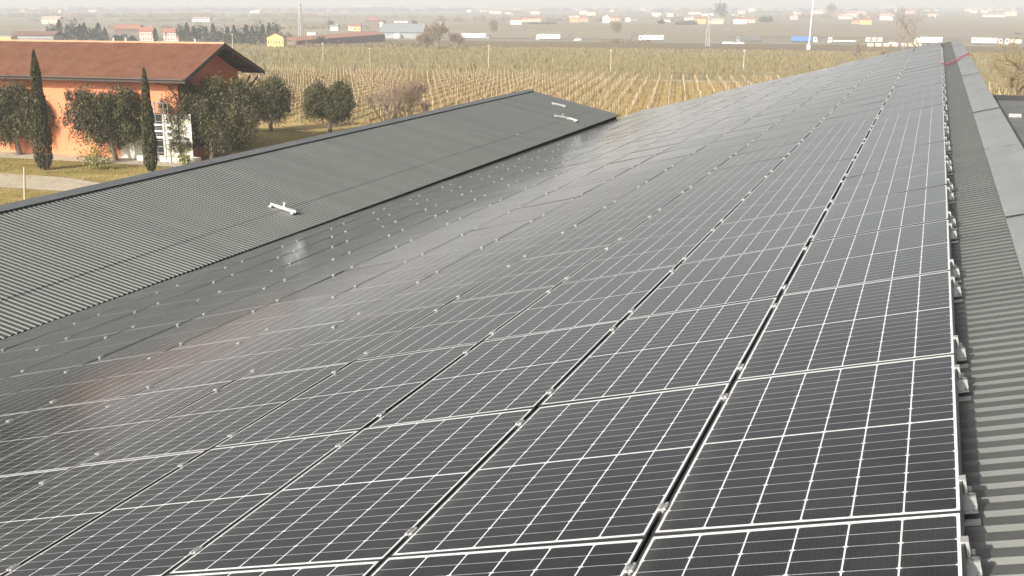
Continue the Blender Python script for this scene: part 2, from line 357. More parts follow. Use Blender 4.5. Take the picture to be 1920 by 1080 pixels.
STEEL = mat("steel_bolt", (0.45,0.45,0.45), rough=0.35, metal=0.9)

def clamp_mesh(parent, x, y, z=0.0):
    c = MB(); wx, wy = 0.0145, 0.028
    c.box(x-wx, x+wx, y-wy, y+wy, z+0.0005, z+0.0045)
    c.box(x-wx, x-wx+0.010, y-wy, y+wy, z+0.0046, z+0.010); c.box(x+wx-0.010, x+wx, y-wy, y+wy, z+0.0046, z+0.010)
    c.box(x-0.008, x+0.008, y-wy+0.004, y+wy-0.004, z-0.075, z+0.0003)
    o = c.build("mid_clamp", ALU, parent)
    h = MB(); h.tube((x, y, z+0.0046), (x, y, z+0.0145), 0.0085, 0.0085, 6); h.build("bolt", STEEL, o)
    return o
def make_panel():
    r = bpy.data.objects.new("solar_panel", None); COL.objects.link(r); r.empty_display_size = 0.2
    lip = 0.0088; hx, hy = PW/2, PL/2
    g = MB(); g.quad((-hx+lip-0.001, -hy+lip-0.001, -0.0015), (hx-lip+0.001, -hy+lip-0.001, -0.0015), (hx-lip+0.001, hy-lip+0.001, -0.0015), (-hx+lip-0.001, hy-lip+0.001, -0.0015))
    g.build("glass_laminate", PV, r)
    f = MB()
    f.box(-hx, -hx+lip, -hy, hy, -0.035, 0); f.box(hx-lip, hx, -hy, hy, -0.035, 0)
    f.box(-hx+lip, hx-lip, -hy, -hy+lip, -0.035, 0); f.box(-hx+lip, hx-lip, hy-lip, hy, -0.035, 0)
    f.build("frame", FRAME, r)
    return r
proto = make_panel(); clampy = (-PL/2 + 0.245, PL/2 - 0.245)
for cy in clampy: clamp_mesh(proto, PW/2 + 0.0062, cy)
edge = make_panel()
RAILM = mat("mill_aluminium_rail", (0.46,0.47,0.47), (0.54,0.55,0.54), rough=0.45, metal=0.5, scale=15)
for cy in clampy:
    c = MB(); X = PW/2
    c.box(X-0.010, X+0.003, cy+0.004, cy+0.046, 0.0005, 0.0055); c.box(X+0.003, X+0.013, cy+0.004, cy+0.046, -0.045, 0.0055)
    o = c.build("end_clamp", ALU, edge)
    c = MB(); c.tube((X+0.020, cy+0.025, -0.044), (X+0.020, cy+0.025, -0.030), 0.007, 0.007, 6); c.build("bolt", STEEL, o)
    c = MB()                                           # open end of the short rail with its hollow chamber
    x0, x1, y0, y1 = X-0.30, X+0.036, cy-0.026, cy+0.010
    c.box(x0, x1, y0, y1, -0.052, -0.047); c.box(x0, x1, y0, y0+0.006, -0.090, -0.0525); c.box(x0, x1, y1-0.006, y1, -0.090, -0.0525)
    c.box(x0, x1, y0-0.018, y1+0.018, -0.096, -0.0905)
    o = c.build("rail_end", RAILM, edge)
    c = MB(); c.tube((X+0.024, (y0+y1)/2, -0.0465), (X+0.024, (y0+y1)/2, -0.040), 0.011, 0.011, 8); c.build("hex_bolt", STEEL, o)
    c = MB(); c.tube((X+0.028, y0-0.010, -0.090), (X+0.028, y0-0.010, -0.080), 0.008, 0.007, 8); c.tube((X+0.028, y1+0.010, -0.090), (X+0.028, y1+0.010, -0.080), 0.008, 0.007, 8); c.build("rail_screw", ALU, o)
    c = MB(); c.box(X-0.05, X+0.040, y0-0.056, y0-0.030, -0.122, -0.110); c.build("rubber_pad", RAILM, o)
reg(proto); reg(edge)
cells = []
for k in range(12):
    for r_ in range(-1, 29):
        if r_ > 21:
            yc = (r_ + 0.5) * PT + 0.16
        else: yc = (r_ + 0.5) * PT
        if yc + PL/2 > 50.6 - 0.385 * (k + 1) * PS: continue
        x = -(SK[k] + SK[k+1]) * PS / 2; yc -= 0.020 * k
        cor = [(x + sx * PW/2, yc + sy * PL/2) for sx in (-1, 0, 1) for sy in (-1, 0, 1)]
        best = None; area = None; seen = 0; pp = []
        for cx, cy in cor:
            q_ = proj((cx * CT, cy, cx * ST))
            if q_: pp.append(q_); seen += (-2 < q_[0] < 1922 and -2 < q_[1] < 1082)
        if not seen: continue
        ar = (max(p[0] for p in pp) - min(p[0] for p in pp)) * (max(p[1] for p in pp) - min(p[1] for p in pp))
        cells.append((ar, k, r_, x, yc))
cells.sort(reverse=True)
near, rest = cells[:292], cells[292:]
rnd = random.Random(3)
near.sort(key=lambda c: (c[1], c[2])); fe = fp = True
first_row = {}
for ar, k, r_, x, yc in near: first_row.setdefault(k, r_)
for ar, k, r_, x, yc in near:
    if k == 0:
        o = edge if fe else copy_tree(edge); fe = False
    else:
        o = proto if fp else copy_tree(proto); fp = False
    o.rotation_mode = 'XYZ'
    o.location = (x * CT + rnd.uniform(-.001, .001), yc + rnd.uniform(-.0008, .0008), x * ST + rnd.uniform(-.0006, .0006))
    o.rotation_euler = (rnd.gauss(0, 0.0016), -TH + rnd.gauss(0, 0.0028), rnd.gauss(0, 0.0004))
    o.scale = (((SK[k+1] - SK[k]) * PS - 0.0125) / PW, 1, 1)
    n_ = r_ - first_row[k]
    col_ = "beside the ridge flashing" if k == 0 else ORD[k] + " column from the ridge"
    tag(o, f"black framed solar panel {'in the column ' if k == 0 else 'in the '}{col_}, {ORD[n_]} one up", "solar panel", "solar panels on the roof")
def merged(k_list, name, lift, m, fn):
    mb = MB()
    for ar, k, r_, x, yc in k_list: fn(mb, x, yc)
    o = mb.build(name, m); return o
if rest:
    # the farthest panels as one object: glass and frames with their own small tilt
    mb = MB(); fr = MB()
    root = None
    allv = []
    me = bpy.data.meshes.new("distant_solar_panels"); V = []; Fc = []; mi = []
    for ar, k, r_, x, yc in rest:
        hx, hy, lip = ((SK[k+1] - SK[k]) * PS - 0.013) / 2, PL/2, 0.0088; n0 = len(V)
        a = rnd.gauss(0, 0.0016)
        for (px_, py_) in ((-hx+lip, -hy+lip), (hx-lip, -hy+lip), (hx-lip, hy-lip), (-hx+lip, hy-lip)): V.append((x+px_, yc+py_, -0.0015 + px_ * a))
        Fc.append((n0, n0+1, n0+2, n0+3)); mi.append(0)
        t = MB(); t.box(x-hx, x-hx+lip, yc-hy, yc+hy, -0.035, 0.0); t.box(x+hx-lip, x+hx, yc-hy, yc+hy, -0.035, 0); t.box(x-hx+lip, x+hx-lip, yc-hy, yc-hy+lip, -0.035, 0); t.box(x-hx+lip, x+hx-lip, yc+hy-lip, yc+hy, -0.035, 0)
        n0 = len(V); V += t.v; Fc += [tuple(i + n0 for i in f_) for f_ in t.f]; mi += [1] * len(t.f)
    me.from_pydata(V, [], Fc); me.materials.append(mat("distant_cells", (0.05,0.052,0.06), (0.08,0.08,0.085), rough=0.07)); me.materials.append(FRAME)
    me.polygons.foreach_set('material_index', mi)
    o = bpy.data.objects.new("distant_solar_panels", me); COL.objects.link(o); o.rotation_euler = ROOF_ROT
    tag(o, "farthest solar panels near the far end of the roof, fading into glare", "solar panels", kind='stuff')

# ------------------------------------------------------------------ mounting brackets left on the roofs
def bracket(label, L, y, length=0.62, rz=0.0, up=True, s=1.0):
    t = thing("mounting_bracket", label, "bracket", group="loose mounting brackets on the roofs")
    t.parent = None
    base = Matrix.Translation((-11.82, 8.2, -2.875)) @ Matrix.Rotation(R(0.19), 4, 'X') @ Matrix.Translation(Vector(bl(L, y - 8.2, 0.012)))
    t.matrix_world = base @ Matrix.Rotation(AB, 4, 'Y') @ Matrix.Rotation(rz, 4, 'Z')
    h = length / 2
    c = MB(); c.box(-h, h, -0.022, -0.016, 0.02, 0.07); c.box(-h, h, 0.016, 0.022, 0.02, 0.07); c.box(-h, h, -0.015, 0.015, 0.064, 0.070); c.box(-h, h, -0.04, 0.04, 0.012, 0.0195); c.build("rail", ALU, t)
    for sx in (-1, 1):
        c = MB(); x = sx * (h - 0.05); c.box(x-0.035, x+0.035, -0.13, 0.13, 0.0, 0.011); c.box(x-0.03, x+0.03, -0.10, -0.05, 0.0115, 0.035); c.box(x-0.03, x+0.03, 0.05, 0.10, 0.0115, 0.035); c.build("foot", ALU, t)
    if up:
        c = MB(); c.box(-0.02, 0.02, 0.0, 0.03, 0.0705, 0.15); c.box(-0.045, 0.045, -0.01, 0.04, 0.1505, 0.158); c.build("upright_clamp", ALU, t)
    c = MB(); c.tube((h*0.6, 0, 0.0705), (h*0.6, 0, 0.09), 0.012, 0.012, 6); c.build("bolt", STEEL, t)
    return t
bracket("largest loose aluminium rail bracket lying on the lower corrugated roof", 0.92, 17.25, 0.62)
bracket("small bright bracket nearest the far top corner of the lower roof", 2.03, 39.8, 0.55, 0.3, False)
bracket("bright bracket with splayed arms just below the topmost one", 1.08, 37.3, 0.62, 0.5)
bracket("dark ended bracket lying beside the splayed one at the far roof end", 0.70, 37.4, 0.4, -0.2, False)
b_ = bracket("tiny single fitting halfway along the lap line of the lower roof", 0.92, 31.95, 0.06, 0.0, False)
b_.scale = (0.4, 0.4, 0.4)
t = thing("roof_fitting", "faint pale fitting on the flat annex roof right of the ridge", "bracket", (1.45, 22.5, -0.73))
c = MB(); c.box(-0.12, 0.12, -0.02, 0.02, 0.0, 0.07); c.box(-0.03, 0.03, -0.12, 0.12, 0.0, 0.05); c.build("plate", RAILM, t)
# pink strap across the flashing
c = MB(); pth = [(-0.02, 29.0, 0.03), (0.15, 30.0, -0.08), (0.40, 31.5, -0.075), (0.60, 32.8, -0.05), (0.74, 33.6, -0.06), (0.86, 34.0, -0.2), (0.9, 34.2, -0.7)]
for (a0, b0, c0), (a1, b1, c1) in zip(pth, pth[1:]):
    c.hexa([(a0,b0,c0-0.01),(a1,b1,c1-0.01),(a1,b1+0.2,c1-0.01),(a0,b0+0.2,c0-0.01),(a0,b0,c0+0.012),(a1,b1,c1+0.012),(a1,b1+0.2,c1+0.012),(a0,b0+0.2,c0+0.012)])
o = c.build("safety_strap", mat("pink_webbing", (0.75,0.07,0.17), (0.82,0.12,0.24), rough=0.7, scale=3)); o.rotation_euler = ROOF_ROT
tag(o, "pink red strap laid across the ridge flashing near its far end", "strap")

# ------------------------------------------------------------------ foliage tools
def leaf_mat(name, c1, c2, c3, rough=0.6):
    m = bpy.data.materials.new(name); m.use_nodes = True; nt = m.node_tree; N = nt.nodes; L = nt.links
    b = N['Principled BSDF']; b.inputs['Roughness'].default_value = rough; b.inputs['Specular IOR Level'].default_value = 0.25
    at_ = N.new('ShaderNodeAttribute'); at_.attribute_name = 'tone'
    rp = N.new('ShaderNodeValToRGB'); e = rp.color_ramp.elements; e[0].position = 0; e[0].color = (*c1, 1); e[1].position = 1; e[1].color = (*c3, 1); k = e.new(0.5); k.color = (*c2, 1)
    L.new(at_.outputs['Fac'], rp.inputs[0]); L.new(rp.outputs[0], b.inputs['Base Color'])
    return m
def cards(name, pts, m, parent, lw, ll, upbias=0.3, seed=1, clump=None):
    """leaf cards: one small pointed quad per point, tone per leaf"""
    r = random.Random(seed); V = []; Fc = []; tone = []
    for p in pts:
        d = Vector((r.gauss(0, 1), r.gauss(0, 1), r.gauss(0, 1) + upbias * 2)).normalized(); n = d.orthogonal().normalized()
        n.rotate(Matrix.Rotation(r.uniform(0, 6.28), 3, d)); l = ll * r.uniform(0.6, 1.3); wd = lw * r.uniform(0.7, 1.3); n0 = len(V)
        P = Vector(p); V += [tuple(P - d * l/2), tuple(P + n * wd/2), tuple(P + d * l/2), tuple(P - n * wd/2)]; Fc.append((n0, n0+1, n0+2, n0+3))
        tone.append(min(1, max(0, r.gauss(0.5, 0.25))))
    me = bpy.data.meshes.new(name); me.from_pydata(V, [], Fc); me.materials.append(m)
    a = me.attributes.new('tone', 'FLOAT', 'FACE'); a.data.foreach_set('value', tone)
    o = bpy.data.objects.new(name, me); COL.objects.link(o)
    if parent: o.parent = parent
    return o
OLIVE = leaf_mat("olive_leaves", (0.030,0.032,0.013), (0.072,0.072,0.031), (0.20,0.18,0.085))
CYPR = leaf_mat("cypress_needles", (0.025,0.028,0.010), (0.05,0.05,0.02), (0.12,0.105,0.045))
PINE = leaf_mat("pine_needles", (0.02,0.03,0.02), (0.035,0.05,0.032), (0.06,0.075,0.05))
TWIG = leaf_mat("bare_twigs", (0.14,0.10,0.06), (0.23,0.17,0.105), (0.36,0.27,0.17), 0.8)
BUSH = leaf_mat("shrub_leaves", (0.12,0.13,0.03), (0.2,0.2,0.05), (0.3,0.27,0.09))
BARK = mat("grey_brown_bark", (0.10,0.08,0.06), (0.17,0.14,0.105), rough=0.95, scale=6)
PALEBARK = mat("pale_bark", (0.28,0.22,0.16), (0.36,0.29,0.22), rough=0.9, scale=5)

def crown_pts(lobes, n, r, shell=0.55, flat=None):
    """points spread through several lobes, more of them towards the outside"""
    pts = []; tot = sum(l[3] * l[4] * l[5] for l in lobes)
    tufts = []
    for (x, y, z, a, b, c) in lobes:
        for _ in range(int(20 * a * b * c / tot * len(lobes)) + 8):
            d = Vector((r.gauss(0,1), r.gauss(0,1), r.gauss(0,1))).normalized(); q = r.uniform(0.65, 1.22)
            tufts.append((x + d.x*a*q, y + d.y*b*q, z + d.z*c*q, min(a, b, c) * r.uniform(0.14, 0.5)))
    while len(pts) < n:
        if r.random() < 0.30:
            x, y, z, a, b, c = r.choices(lobes, [l[3]*l[4]*l[5] for l in lobes])[0]
            d = Vector((r.gauss(0,1), r.gauss(0,1), r.gauss(0,1))).normalized(); q = r.random() ** shell
            p = (x + d.x*a*q, y + d.y*b*q, z + d.z*c*q)
        else:
            x, y, z, s = r.choice(tufts); p = (x + r.gauss(0, s*0.5), y + r.gauss(0, s*0.5), z + r.gauss(0, s*0.8))
        if flat and p[2] < flat + r.uniform(-0.25, 0.35): continue
        pts.append(p)
    return pts
def olive_tree(px, py, label, lobes, h, n=7000, seed=1, base=None, trunk_lean=0.0, forks=3):
    p = base or at(px, py); t = thing("olive_tree", label, "tree", p, 0, "pruned olive trees near the red building")
    r = random.Random(seed)
    tr = MB(); top = Vector((trunk_lean, 0, h * 0.24)); tr.tube((0,0,-0.1), top, 0.30, 0.2, 8)
    for i in range(forks):
        l = lobes[i % len(lobes)]; e = Vector((l[0] + r.uniform(-.3,.3), l[1] + r.uniform(-.3,.3), l[2]))
        m_ = top.lerp(e, 0.5) + Vector((0, 0, 0.2)); tr.tube(top, m_, 0.16, 0.11, 6); tr.tube(m_, e, 0.11, 0.05, 6)
        for _ in range(4): f_ = e + Vector((r.uniform(-1,1), r.uniform(-1,1), r.uniform(0.3,1.6))); tr.tube(m_.lerp(e, r.random()), f_, 0.05, 0.015, 4)
    tr.build("trunk", BARK, t)
    n = int(n * 2.5)
    pts = crown_pts(lobes, n, r, flat=h * 0.11)
    for _ in range(int(n * 0.12)):      # upright shoots over the top
        l = r.choice(lobes); a_ = r.uniform(0, 6.28); q = r.random() ** 0.5
        pts.append((l[0] + math.cos(a_)*l[3]*q, l[1] + math.sin(a_)*l[4]*q, l[2] + l[5] * (math.sqrt(max(0.02, 1 - q*q)) + r.uniform(-0.1, 0.22))))
    cards("crown", pts, OLIVE, t, 0.085, 0.30, 0.7, seed)
    return t

# ------------------------------------------------------------------ the red building
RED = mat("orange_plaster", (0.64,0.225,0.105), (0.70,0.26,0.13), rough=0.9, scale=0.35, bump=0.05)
REDG = mat("shaded_orange_plaster", (0.46,0.14,0.09), (0.52,0.17,0.11), rough=0.9, scale=0.35)  # same plaster on the gable, its shade from the sun put into the colour
def tile_mat(name, c1, c2, c3, pitch=0.22, axis=0):
    m = bpy.data.materials.new(name); m.use_nodes = True; nt = m.node_tree; N = nt.nodes; L = nt.links
    b = N['Principled BSDF']; b.inputs['Roughness'].default_value = 0.85; b.inputs['Specular IOR Level'].default_value = 0.2
    tc = N.new('ShaderNodeTexCoord'); nz = N.new('ShaderNodeTexNoise'); nz.inputs['Scale'].default_value = 0.7; nz.inputs['Detail'].default_value = 9; nz.inputs['Roughness'].default_value = 0.7
    L.new(tc.outputs['Object'], nz.inputs['Vector'])
    rp = N.new('ShaderNodeValToRGB'); e = rp.color_ramp.elements; e[0].position = 0.32; e[0].color = (*c1, 1); e[1].position = 0.7; e[1].color = (*c3, 1); k = e.new(0.5); k.color = (*c2, 1)
    L.new(nz.outputs['Fac'], rp.inputs[0]); L.new(rp.outputs[0], b.inputs['Base Color'])
    sp = N.new('ShaderNodeSeparateXYZ'); L.new(tc.outputs['Object'], sp.inputs[0])
    s1 = M(nt, 'ABSOLUTE', M(nt, 'SINE', M(nt, 'MULTIPLY', sp.outputs[axis], math.pi / pitch)))
    s2 = M(nt, 'FRACT', M(nt, 'MULTIPLY', sp.outputs[1 - axis], 1 / 0.38))
    hgt = M(nt, 'ADD', M(nt, 'MULTIPLY', s1, 0.06), M(nt, 'MULTIPLY', s2, 0.03))
    bp = N.new('ShaderNodeBump'); bp.inputs['Strength'].default_value = 0.5; L.new(hgt, bp.inputs['Height']); L.new(bp.outputs[0], b.inputs['Normal'])
    return m
TILE = tile_mat("terracotta_tiles", (0.125,0.052,0.030), (0.165,0.072,0.043), (0.20,0.094,0.060))
WOOD = mat("dark_timber", (0.045,0.036,0.03), (0.07,0.055,0.045), rough=0.8, scale=3)
rb = thing("red_building", "long orange-red plastered building with a terracotta gable roof and dark timber eaves", "building", (-68.7, 92.4, ZG))
# local frame: origin at near right wall corner on the ground; x to the left negative, y deeper
W0, W1, D1, HW = -28.5, 0.0, 10.6, 8.15
ex, ey0, ey1, ez, rz_, ry = 2.05, -1.8, 12.4, 8.0, 11.15, 5.3
q = MB(); q.box(W0, W1 - 0.003, 0, D1, 0, HW); q.build("wall", RED, rb)
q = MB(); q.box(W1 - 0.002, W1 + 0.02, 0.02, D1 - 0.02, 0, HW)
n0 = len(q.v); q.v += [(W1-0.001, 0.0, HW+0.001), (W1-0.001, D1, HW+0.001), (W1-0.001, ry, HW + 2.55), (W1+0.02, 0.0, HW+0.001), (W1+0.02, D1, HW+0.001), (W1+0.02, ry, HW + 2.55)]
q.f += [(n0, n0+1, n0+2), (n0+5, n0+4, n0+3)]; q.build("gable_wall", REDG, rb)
q = MB(); th_ = 0.16
for (ya, za, yb, zb) in ((ey0, ez, ry, rz_), (ey1, ez + 0.15, ry, rz_)):
    q.hexa([(W0-1, ya, za-th_), (ex, ya, za-th_), (ex, yb, zb-th_), (W0-1, yb, zb-th_), (W0-1, ya, za), (ex, ya, za), (ex, yb, zb), (W0-1, yb, zb)])
roofo = q.build("roof", TILE, rb)
q = MB(); q.tube((W0-1, ry, rz_-0.02), (ex+0.02, ry, rz_-0.02), 0.14, 0.14, 8); q.build("ridge_tiles", tile_mat("ridge_terracotta", (0.5,0.25,0.15), (0.56,0.29,0.18), (0.62,0.34,0.22)), roofo)
for i, xx in enumerate((-11.1, -9.6, -6.3, -1.3)):
    q = MB(); q.box(xx-0.09, xx+0.09, ry-0.1, ry+0.1, rz_+0.05, rz_+0.42); q.build("roof_vent", mat("pale_stone", (0.5,0.46,0.4)), roofo)
q = MB()                                    # barge boards on the gable end, rafters under the eaves
for (ya, za, yb, zb) in ((ey0-0.03, ez-0.02, ry, rz_-0.02), (ey1+0.03, ez+0.13, ry, rz_-0.02)):
    q.hexa([(ex+0.003, ya, za-0.40), (ex+0.09, ya, za-0.40), (ex+0.09, yb, zb-0.40), (ex+0.003, yb, zb-0.40), (ex+0.003, ya, za+0.03), (ex+0.09, ya, za+0.03), (ex+0.09, yb, zb+0.03), (ex+0.003, yb, zb+0.03)])
q.build("barge_board", WOOD, rb)
for yy in (0.0, 1.8, 3.6, ry, 7.1, 8.9, 10.6, 11.9):
    zz = (ez + (rz_ - ez) * (yy - ey0) / (ry - ey0)) if yy <= ry else (ez + 0.15 + (rz_ - ez - 0.15) * (ey1 - yy) / (ey1 - ry))
    q = MB(); q.box(-0.4, ex - 0.01, yy - 0.1, yy + 0.1, zz - 0.46, zz - 0.18); q.build("purlin", WOOD, rb)
q = MB(); q.box(W0-1, ex, ey0+0.02, ey0+0.14, ez-0.34, ez-0.165)
for i in range(42): xx = ex - 0.3 - i * 0.72; q.hexa([(xx-0.06, ey0+0.15, ez-0.32), (xx+0.06, ey0+0.15, ez-0.32), (xx+0.06, -0.01, ez+0.42), (xx-0.06, -0.01, ez+0.42), (xx-0.06, ey0+0.15, ez-0.17), (xx+0.06, ey0+0.15, ez-0.17), (xx+0.06, -0.01, ez+0.60), (xx-0.06, -0.01, ez+0.60)])
q.build("eave_rafters", WOOD, rb)
q = MB(); q.bar((0.0, 10.9, 5.4), (1.6, 11.9, 7.55), 0.16); q.bar((0.0, D1-0.2, 5.3), (1.6, D1-0.2, 7.7), 0.14); q.build("eave_brace", WOOD, rb)
q = MB(); q.tube((W0, ey0-0.08, ez-0.02), (ex, ey0-0.08, ez-0.02), 0.09, 0.09, 8); q.tube((-2.6, ey0-0.05, ez-0.1), (-0.9, -0.3, ez-0.7), 0.05, 0.05); q.tube((-0.9, -0.3, ez-0.7), (-0.12, -0.12, ez-1.9), 0.05, 0.05); q.tube((-0.12, -0.12, ez-1.9), (-0.12, -0.12, 0.1), 0.05, 0.05)
q.build("drainpipe", mat("copper_brown_pipe", (0.06,0.04,0.03), rough=0.5), rb)
CREAM = mat("cream_unpainted_plaster", (0.70,0.66,0.54), (0.78,0.74,0.62), rough=0.9, scale=0.4)
q = MB(); q.box(-7.2, -3.9, -0.06, -0.003, 0.0, 3.6); q.box(-2.0, 1.3, -0.06, -0.003, 0.0, 4.6); q.build("cream_wall_panel", CREAM, rb)
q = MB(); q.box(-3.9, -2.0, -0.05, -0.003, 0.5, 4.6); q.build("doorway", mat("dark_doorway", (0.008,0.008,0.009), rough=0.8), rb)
q = MB(); q.box(-4.4, 2.2, -1.2, -0.07, 0.0, 0.5); q.build("doorstep", CREAM, rb)
# scaffold in front of the doorway
P0 = at(293, 303); P0.y = 90.6; P0.z = ZG
sx0 = atY(291, 300, 90.6).x; sx1 = atY(315, 300, 90.6).x
sc_ = thing("scaffold_tower", "narrow tube scaffold with white boards in front of the dark doorway", "scaffold", (sx0, 90.4, ZG + 0.05))
wS = sx1 - sx0; TUBE = mat("galvanised_tube", (0.35,0.33,0.32), rough=0.5, metal=0.5)
for (xx, yy) in ((0, 0), (wS, 0), (0, 0.7), (wS, 0.7)):
    q = MB(); q.tube((xx, yy, 0), (xx, yy, 5.75), 0.05, 0.05); q.build("standard", TUBE, sc_)
q = MB()
for zz in (0.9, 1.5, 2.1, 2.7, 3.3, 3.9, 4.6, 5.1, 5.65):
    q.tube((0, 0, zz), (wS, 0, zz + 0.08), 0.028, 0.028); q.tube((0, 0.7, zz), (wS, 0.7, zz), 0.028, 0.028); q.tube((0, 0, zz), (0, 0.7, zz), 0.028, 0.028)
q.build("rungs", TUBE, sc_)
for zz in (3.55, 2.95, 2.35):
    q = MB(); q.box(-0.1, wS + 0.9 - zz*0.1, 0.15, 0.5, zz, zz + 0.16); q.build("board", mat("white_board", (0.75,0.75,0.74)), sc_)
# post by the path
pb = at(46, 374); t = thing("wooden_post", "leaning pale wooden post beside the gravel path", "post", pb)
q = MB(); q.tube((0, 0, -0.2), (0.18, 0.12, 2.55), 0.085, 0.075, 8); q.build("timber", mat("weathered_timber", (0.42,0.36,0.25), (0.5,0.43,0.31), rough=0.9), t)
tag(t, cat="post")

# olive trees (lobes: x along the picture, y depth, z up) and cypresses
ax = RT.copy(); ay = Vector((-RT.y, RT.x, 0))
def LB(*ls): return [((ax*l[0] + ay*l[1]).x, (ax*l[0] + ay*l[1]).y, l[2], l[3], l[4], l[5]) for l in ls]
olive_tree(38, 291, "broad olive tree at the left picture edge behind the taller cypress", LB((-1.9,0,4.4,2.0,1.8,2.4), (0.4,0.2,4.3,2.0,1.7,2.5), (2.1,-0.1,3.7,1.4,1.5,1.9), (-0.2,0,5.6,2.2,1.5,1.2), (-1.5,0,2.6,1.8,1.5,1.6)), 7.4, 9000, 1, trunk_lean=-0.4)
olive_tree(218, 301, "wide olive tree between the two cypresses in front of the orange wall", LB((-2.9,0,4.8,1.6,1.6,1.9), (-1.2,0.2,4.3,1.7,1.6,2.0), (0.6,0,4.5,1.7,1.6,2.2), (1.5,0.1,4.7,1.3,1.5,1.9), (-2.4,0,3.0,1.5,1.3,1.5), (1.0,0,3.0,1.6,1.4,1.3)), 7.6, 9500, 2, trunk_lean=-0.5)
olive_tree(398, 300, "large hedge-like olive tree hiding the building corner", LB((-2.5,0,3.8,1.9,1.8,3.5), (0.3,0.3,3.8,2.0,1.9,3.7), (2.9,0,3.9,2.0,1.8,3.5)), 7.6, 15000, 3)
p_ = at(498, 247)
olive_tree(508, 247, "dark olive tree just right of the red building's eave", LB((0.1,0,3.6,2.2,2.0,2.1), (-0.8,0.3,2.9,1.7,1.7,1.6), (1.0,0,3.6,1.5,1.6,1.8)), 5.6, 6500, 4)
olive_tree(619, 250, "heart-shaped dark olive tree standing alone against the vineyard", LB((-1.4,0,3.7,1.6,1.6,1.8), (1.3,0,3.5,1.7,1.6,2.2), (0.0,0.1,3.1,1.5,1.4,1.4)), 5.6, 8000, 5)
def cypress(px, py, top, label, seed, rad):
    p = at(px, py); h = (py - top) * mpp(p) / 0.985; t = thing("cypress_tree", label, "tree", p, 0, "slender cypresses in front of the red building")
    r = random.Random(seed); pts = []
    for _ in range(7000):
        u = r.random() ** 0.8; a_ = r.uniform(0, 6.28)
        prof = rad * min(1.0, (0.35 + u * 6)) * (1 - u) ** 0.55 * (1 + 0.12 * math.sin(u * 23 + a_ * 2))
        q_ = r.random() ** 0.35
        pts.append((math.cos(a_)*prof*q_, math.sin(a_)*prof*q_, 0.15 + u * h))
    cards("crown", pts, CYPR, t, 0.10, 0.34, 1.6, seed)
    q = MB(); q.tube((0,0,-0.1), (0,0,h*0.8), 0.16, 0.04); q.build("trunk", BARK, t)
cypress(84, 319, 106, "taller slender cypress nearest the left edge", 11, 0.98)
cypress(284, 323, 139, "shorter slender cypress beside the scaffold and doorway", 12, 0.78)
# shrubs
def shrub(px, py, label, rad, h, n, m, seed, name="shrub"):
    p = at(px, py); t = thing(name, label, "shrub", p); r = random.Random(seed)
    cards("leaves", crown_pts([(0,0,h*0.5,rad,rad,h*0.5)], n, r), m, t, 0.1, 0.24, 0.6, seed)
    q = MB()
    for i in range(5): q.tube((0,0,-0.05), (r.uniform(-rad,rad)*.6, r.uniform(-rad,rad)*.6, h*0.7), 0.03, 0.01, 4)
    q.build("stems", BARK, t)
shrub(183, 318, "loose green shrub on the lawn left of the wide olive tree trunk", 1.3, 2.2, 900, BUSH, 21)
shrub(346, 309, "small yellow-green shrub at the foot of the doorway step", 0.6, 1.1, 400, BUSH, 22)

def bare_tree(name, px, py, label, h, spread, n0=5, depth=4, seed=1, group=None, m=PALEBARK, twig=True, base=None, th0=0.12, tl=1.0, cat="tree"):
    p = base if base is not None else at(px, py); t = thing(name, label, cat, p, 0, group); r = random.Random(seed); q = MB(); tips = []
    def grow(a, d, l, th, k):
        b = a + d * l; q.tube(a, b, th, th * 0.68, 5 if k > 1 else 4)
        if k == 0: tips.append((a, b)); return
        for _ in range(r.choice((2, 3, 3))):
            nd = (d + Vector((r.gauss(0, spread), r.gauss(0, spread), r.gauss(0.12, spread * 0.6)))).normalized(); grow(a.lerp(b, r.uniform(0.55, 1.0)), nd, l * r.uniform(0.62, 0.85), th * 0.6, k - 1)
    for i in range(n0):
        d = Vector((r.gauss(0, spread), r.gauss(0, spread), 1.0)).normalized(); grow(Vector((r.gauss(0, .15) * (n0 > 1), r.gauss(0, .15) * (n0 > 1), -0.1)), d, h * 0.33, th0, depth)
    q.build("branches", m, t)
    if twig:
        pts = []
        for a, b in tips:
            for _ in range(5): pts.append(tuple(a.lerp(b, r.uniform(0.2, 1.4)) + Vector((r.gauss(0,.15), r.gauss(0,.15), r.gauss(0,.15))) * tl))
        cards("twigs", pts, TWIG, t, 0.035 * tl, 0.55 * tl, 0.8, seed)
    return t
bare_tree("bare_shrub", 728, 236, "many-stemmed bare brown shrub behind the second roof, left half", 6.4, 0.34, 9, 4, 31, "bare shrubs above the second roof", cat="shrub")
bare_tree("bare_shrub", 762, 228, "many-stemmed bare brown shrub with pale stems, right half of the clump", 6.8, 0.30, 8, 4, 32, "bare shrubs above the second roof", cat="shrub")
bare_tree("bare_shrub", 800, 216, "thin dark low bare shrub at the right end of the clump", 2.6, 0.3, 5, 3, 33, "bare shrubs above the second roof", m=BARK, cat="shrub")
shrub(870, 200, "low green weeds at the field edge above the second roof", 1.6, 0.9, 500, BUSH, 23, "weed_clump")

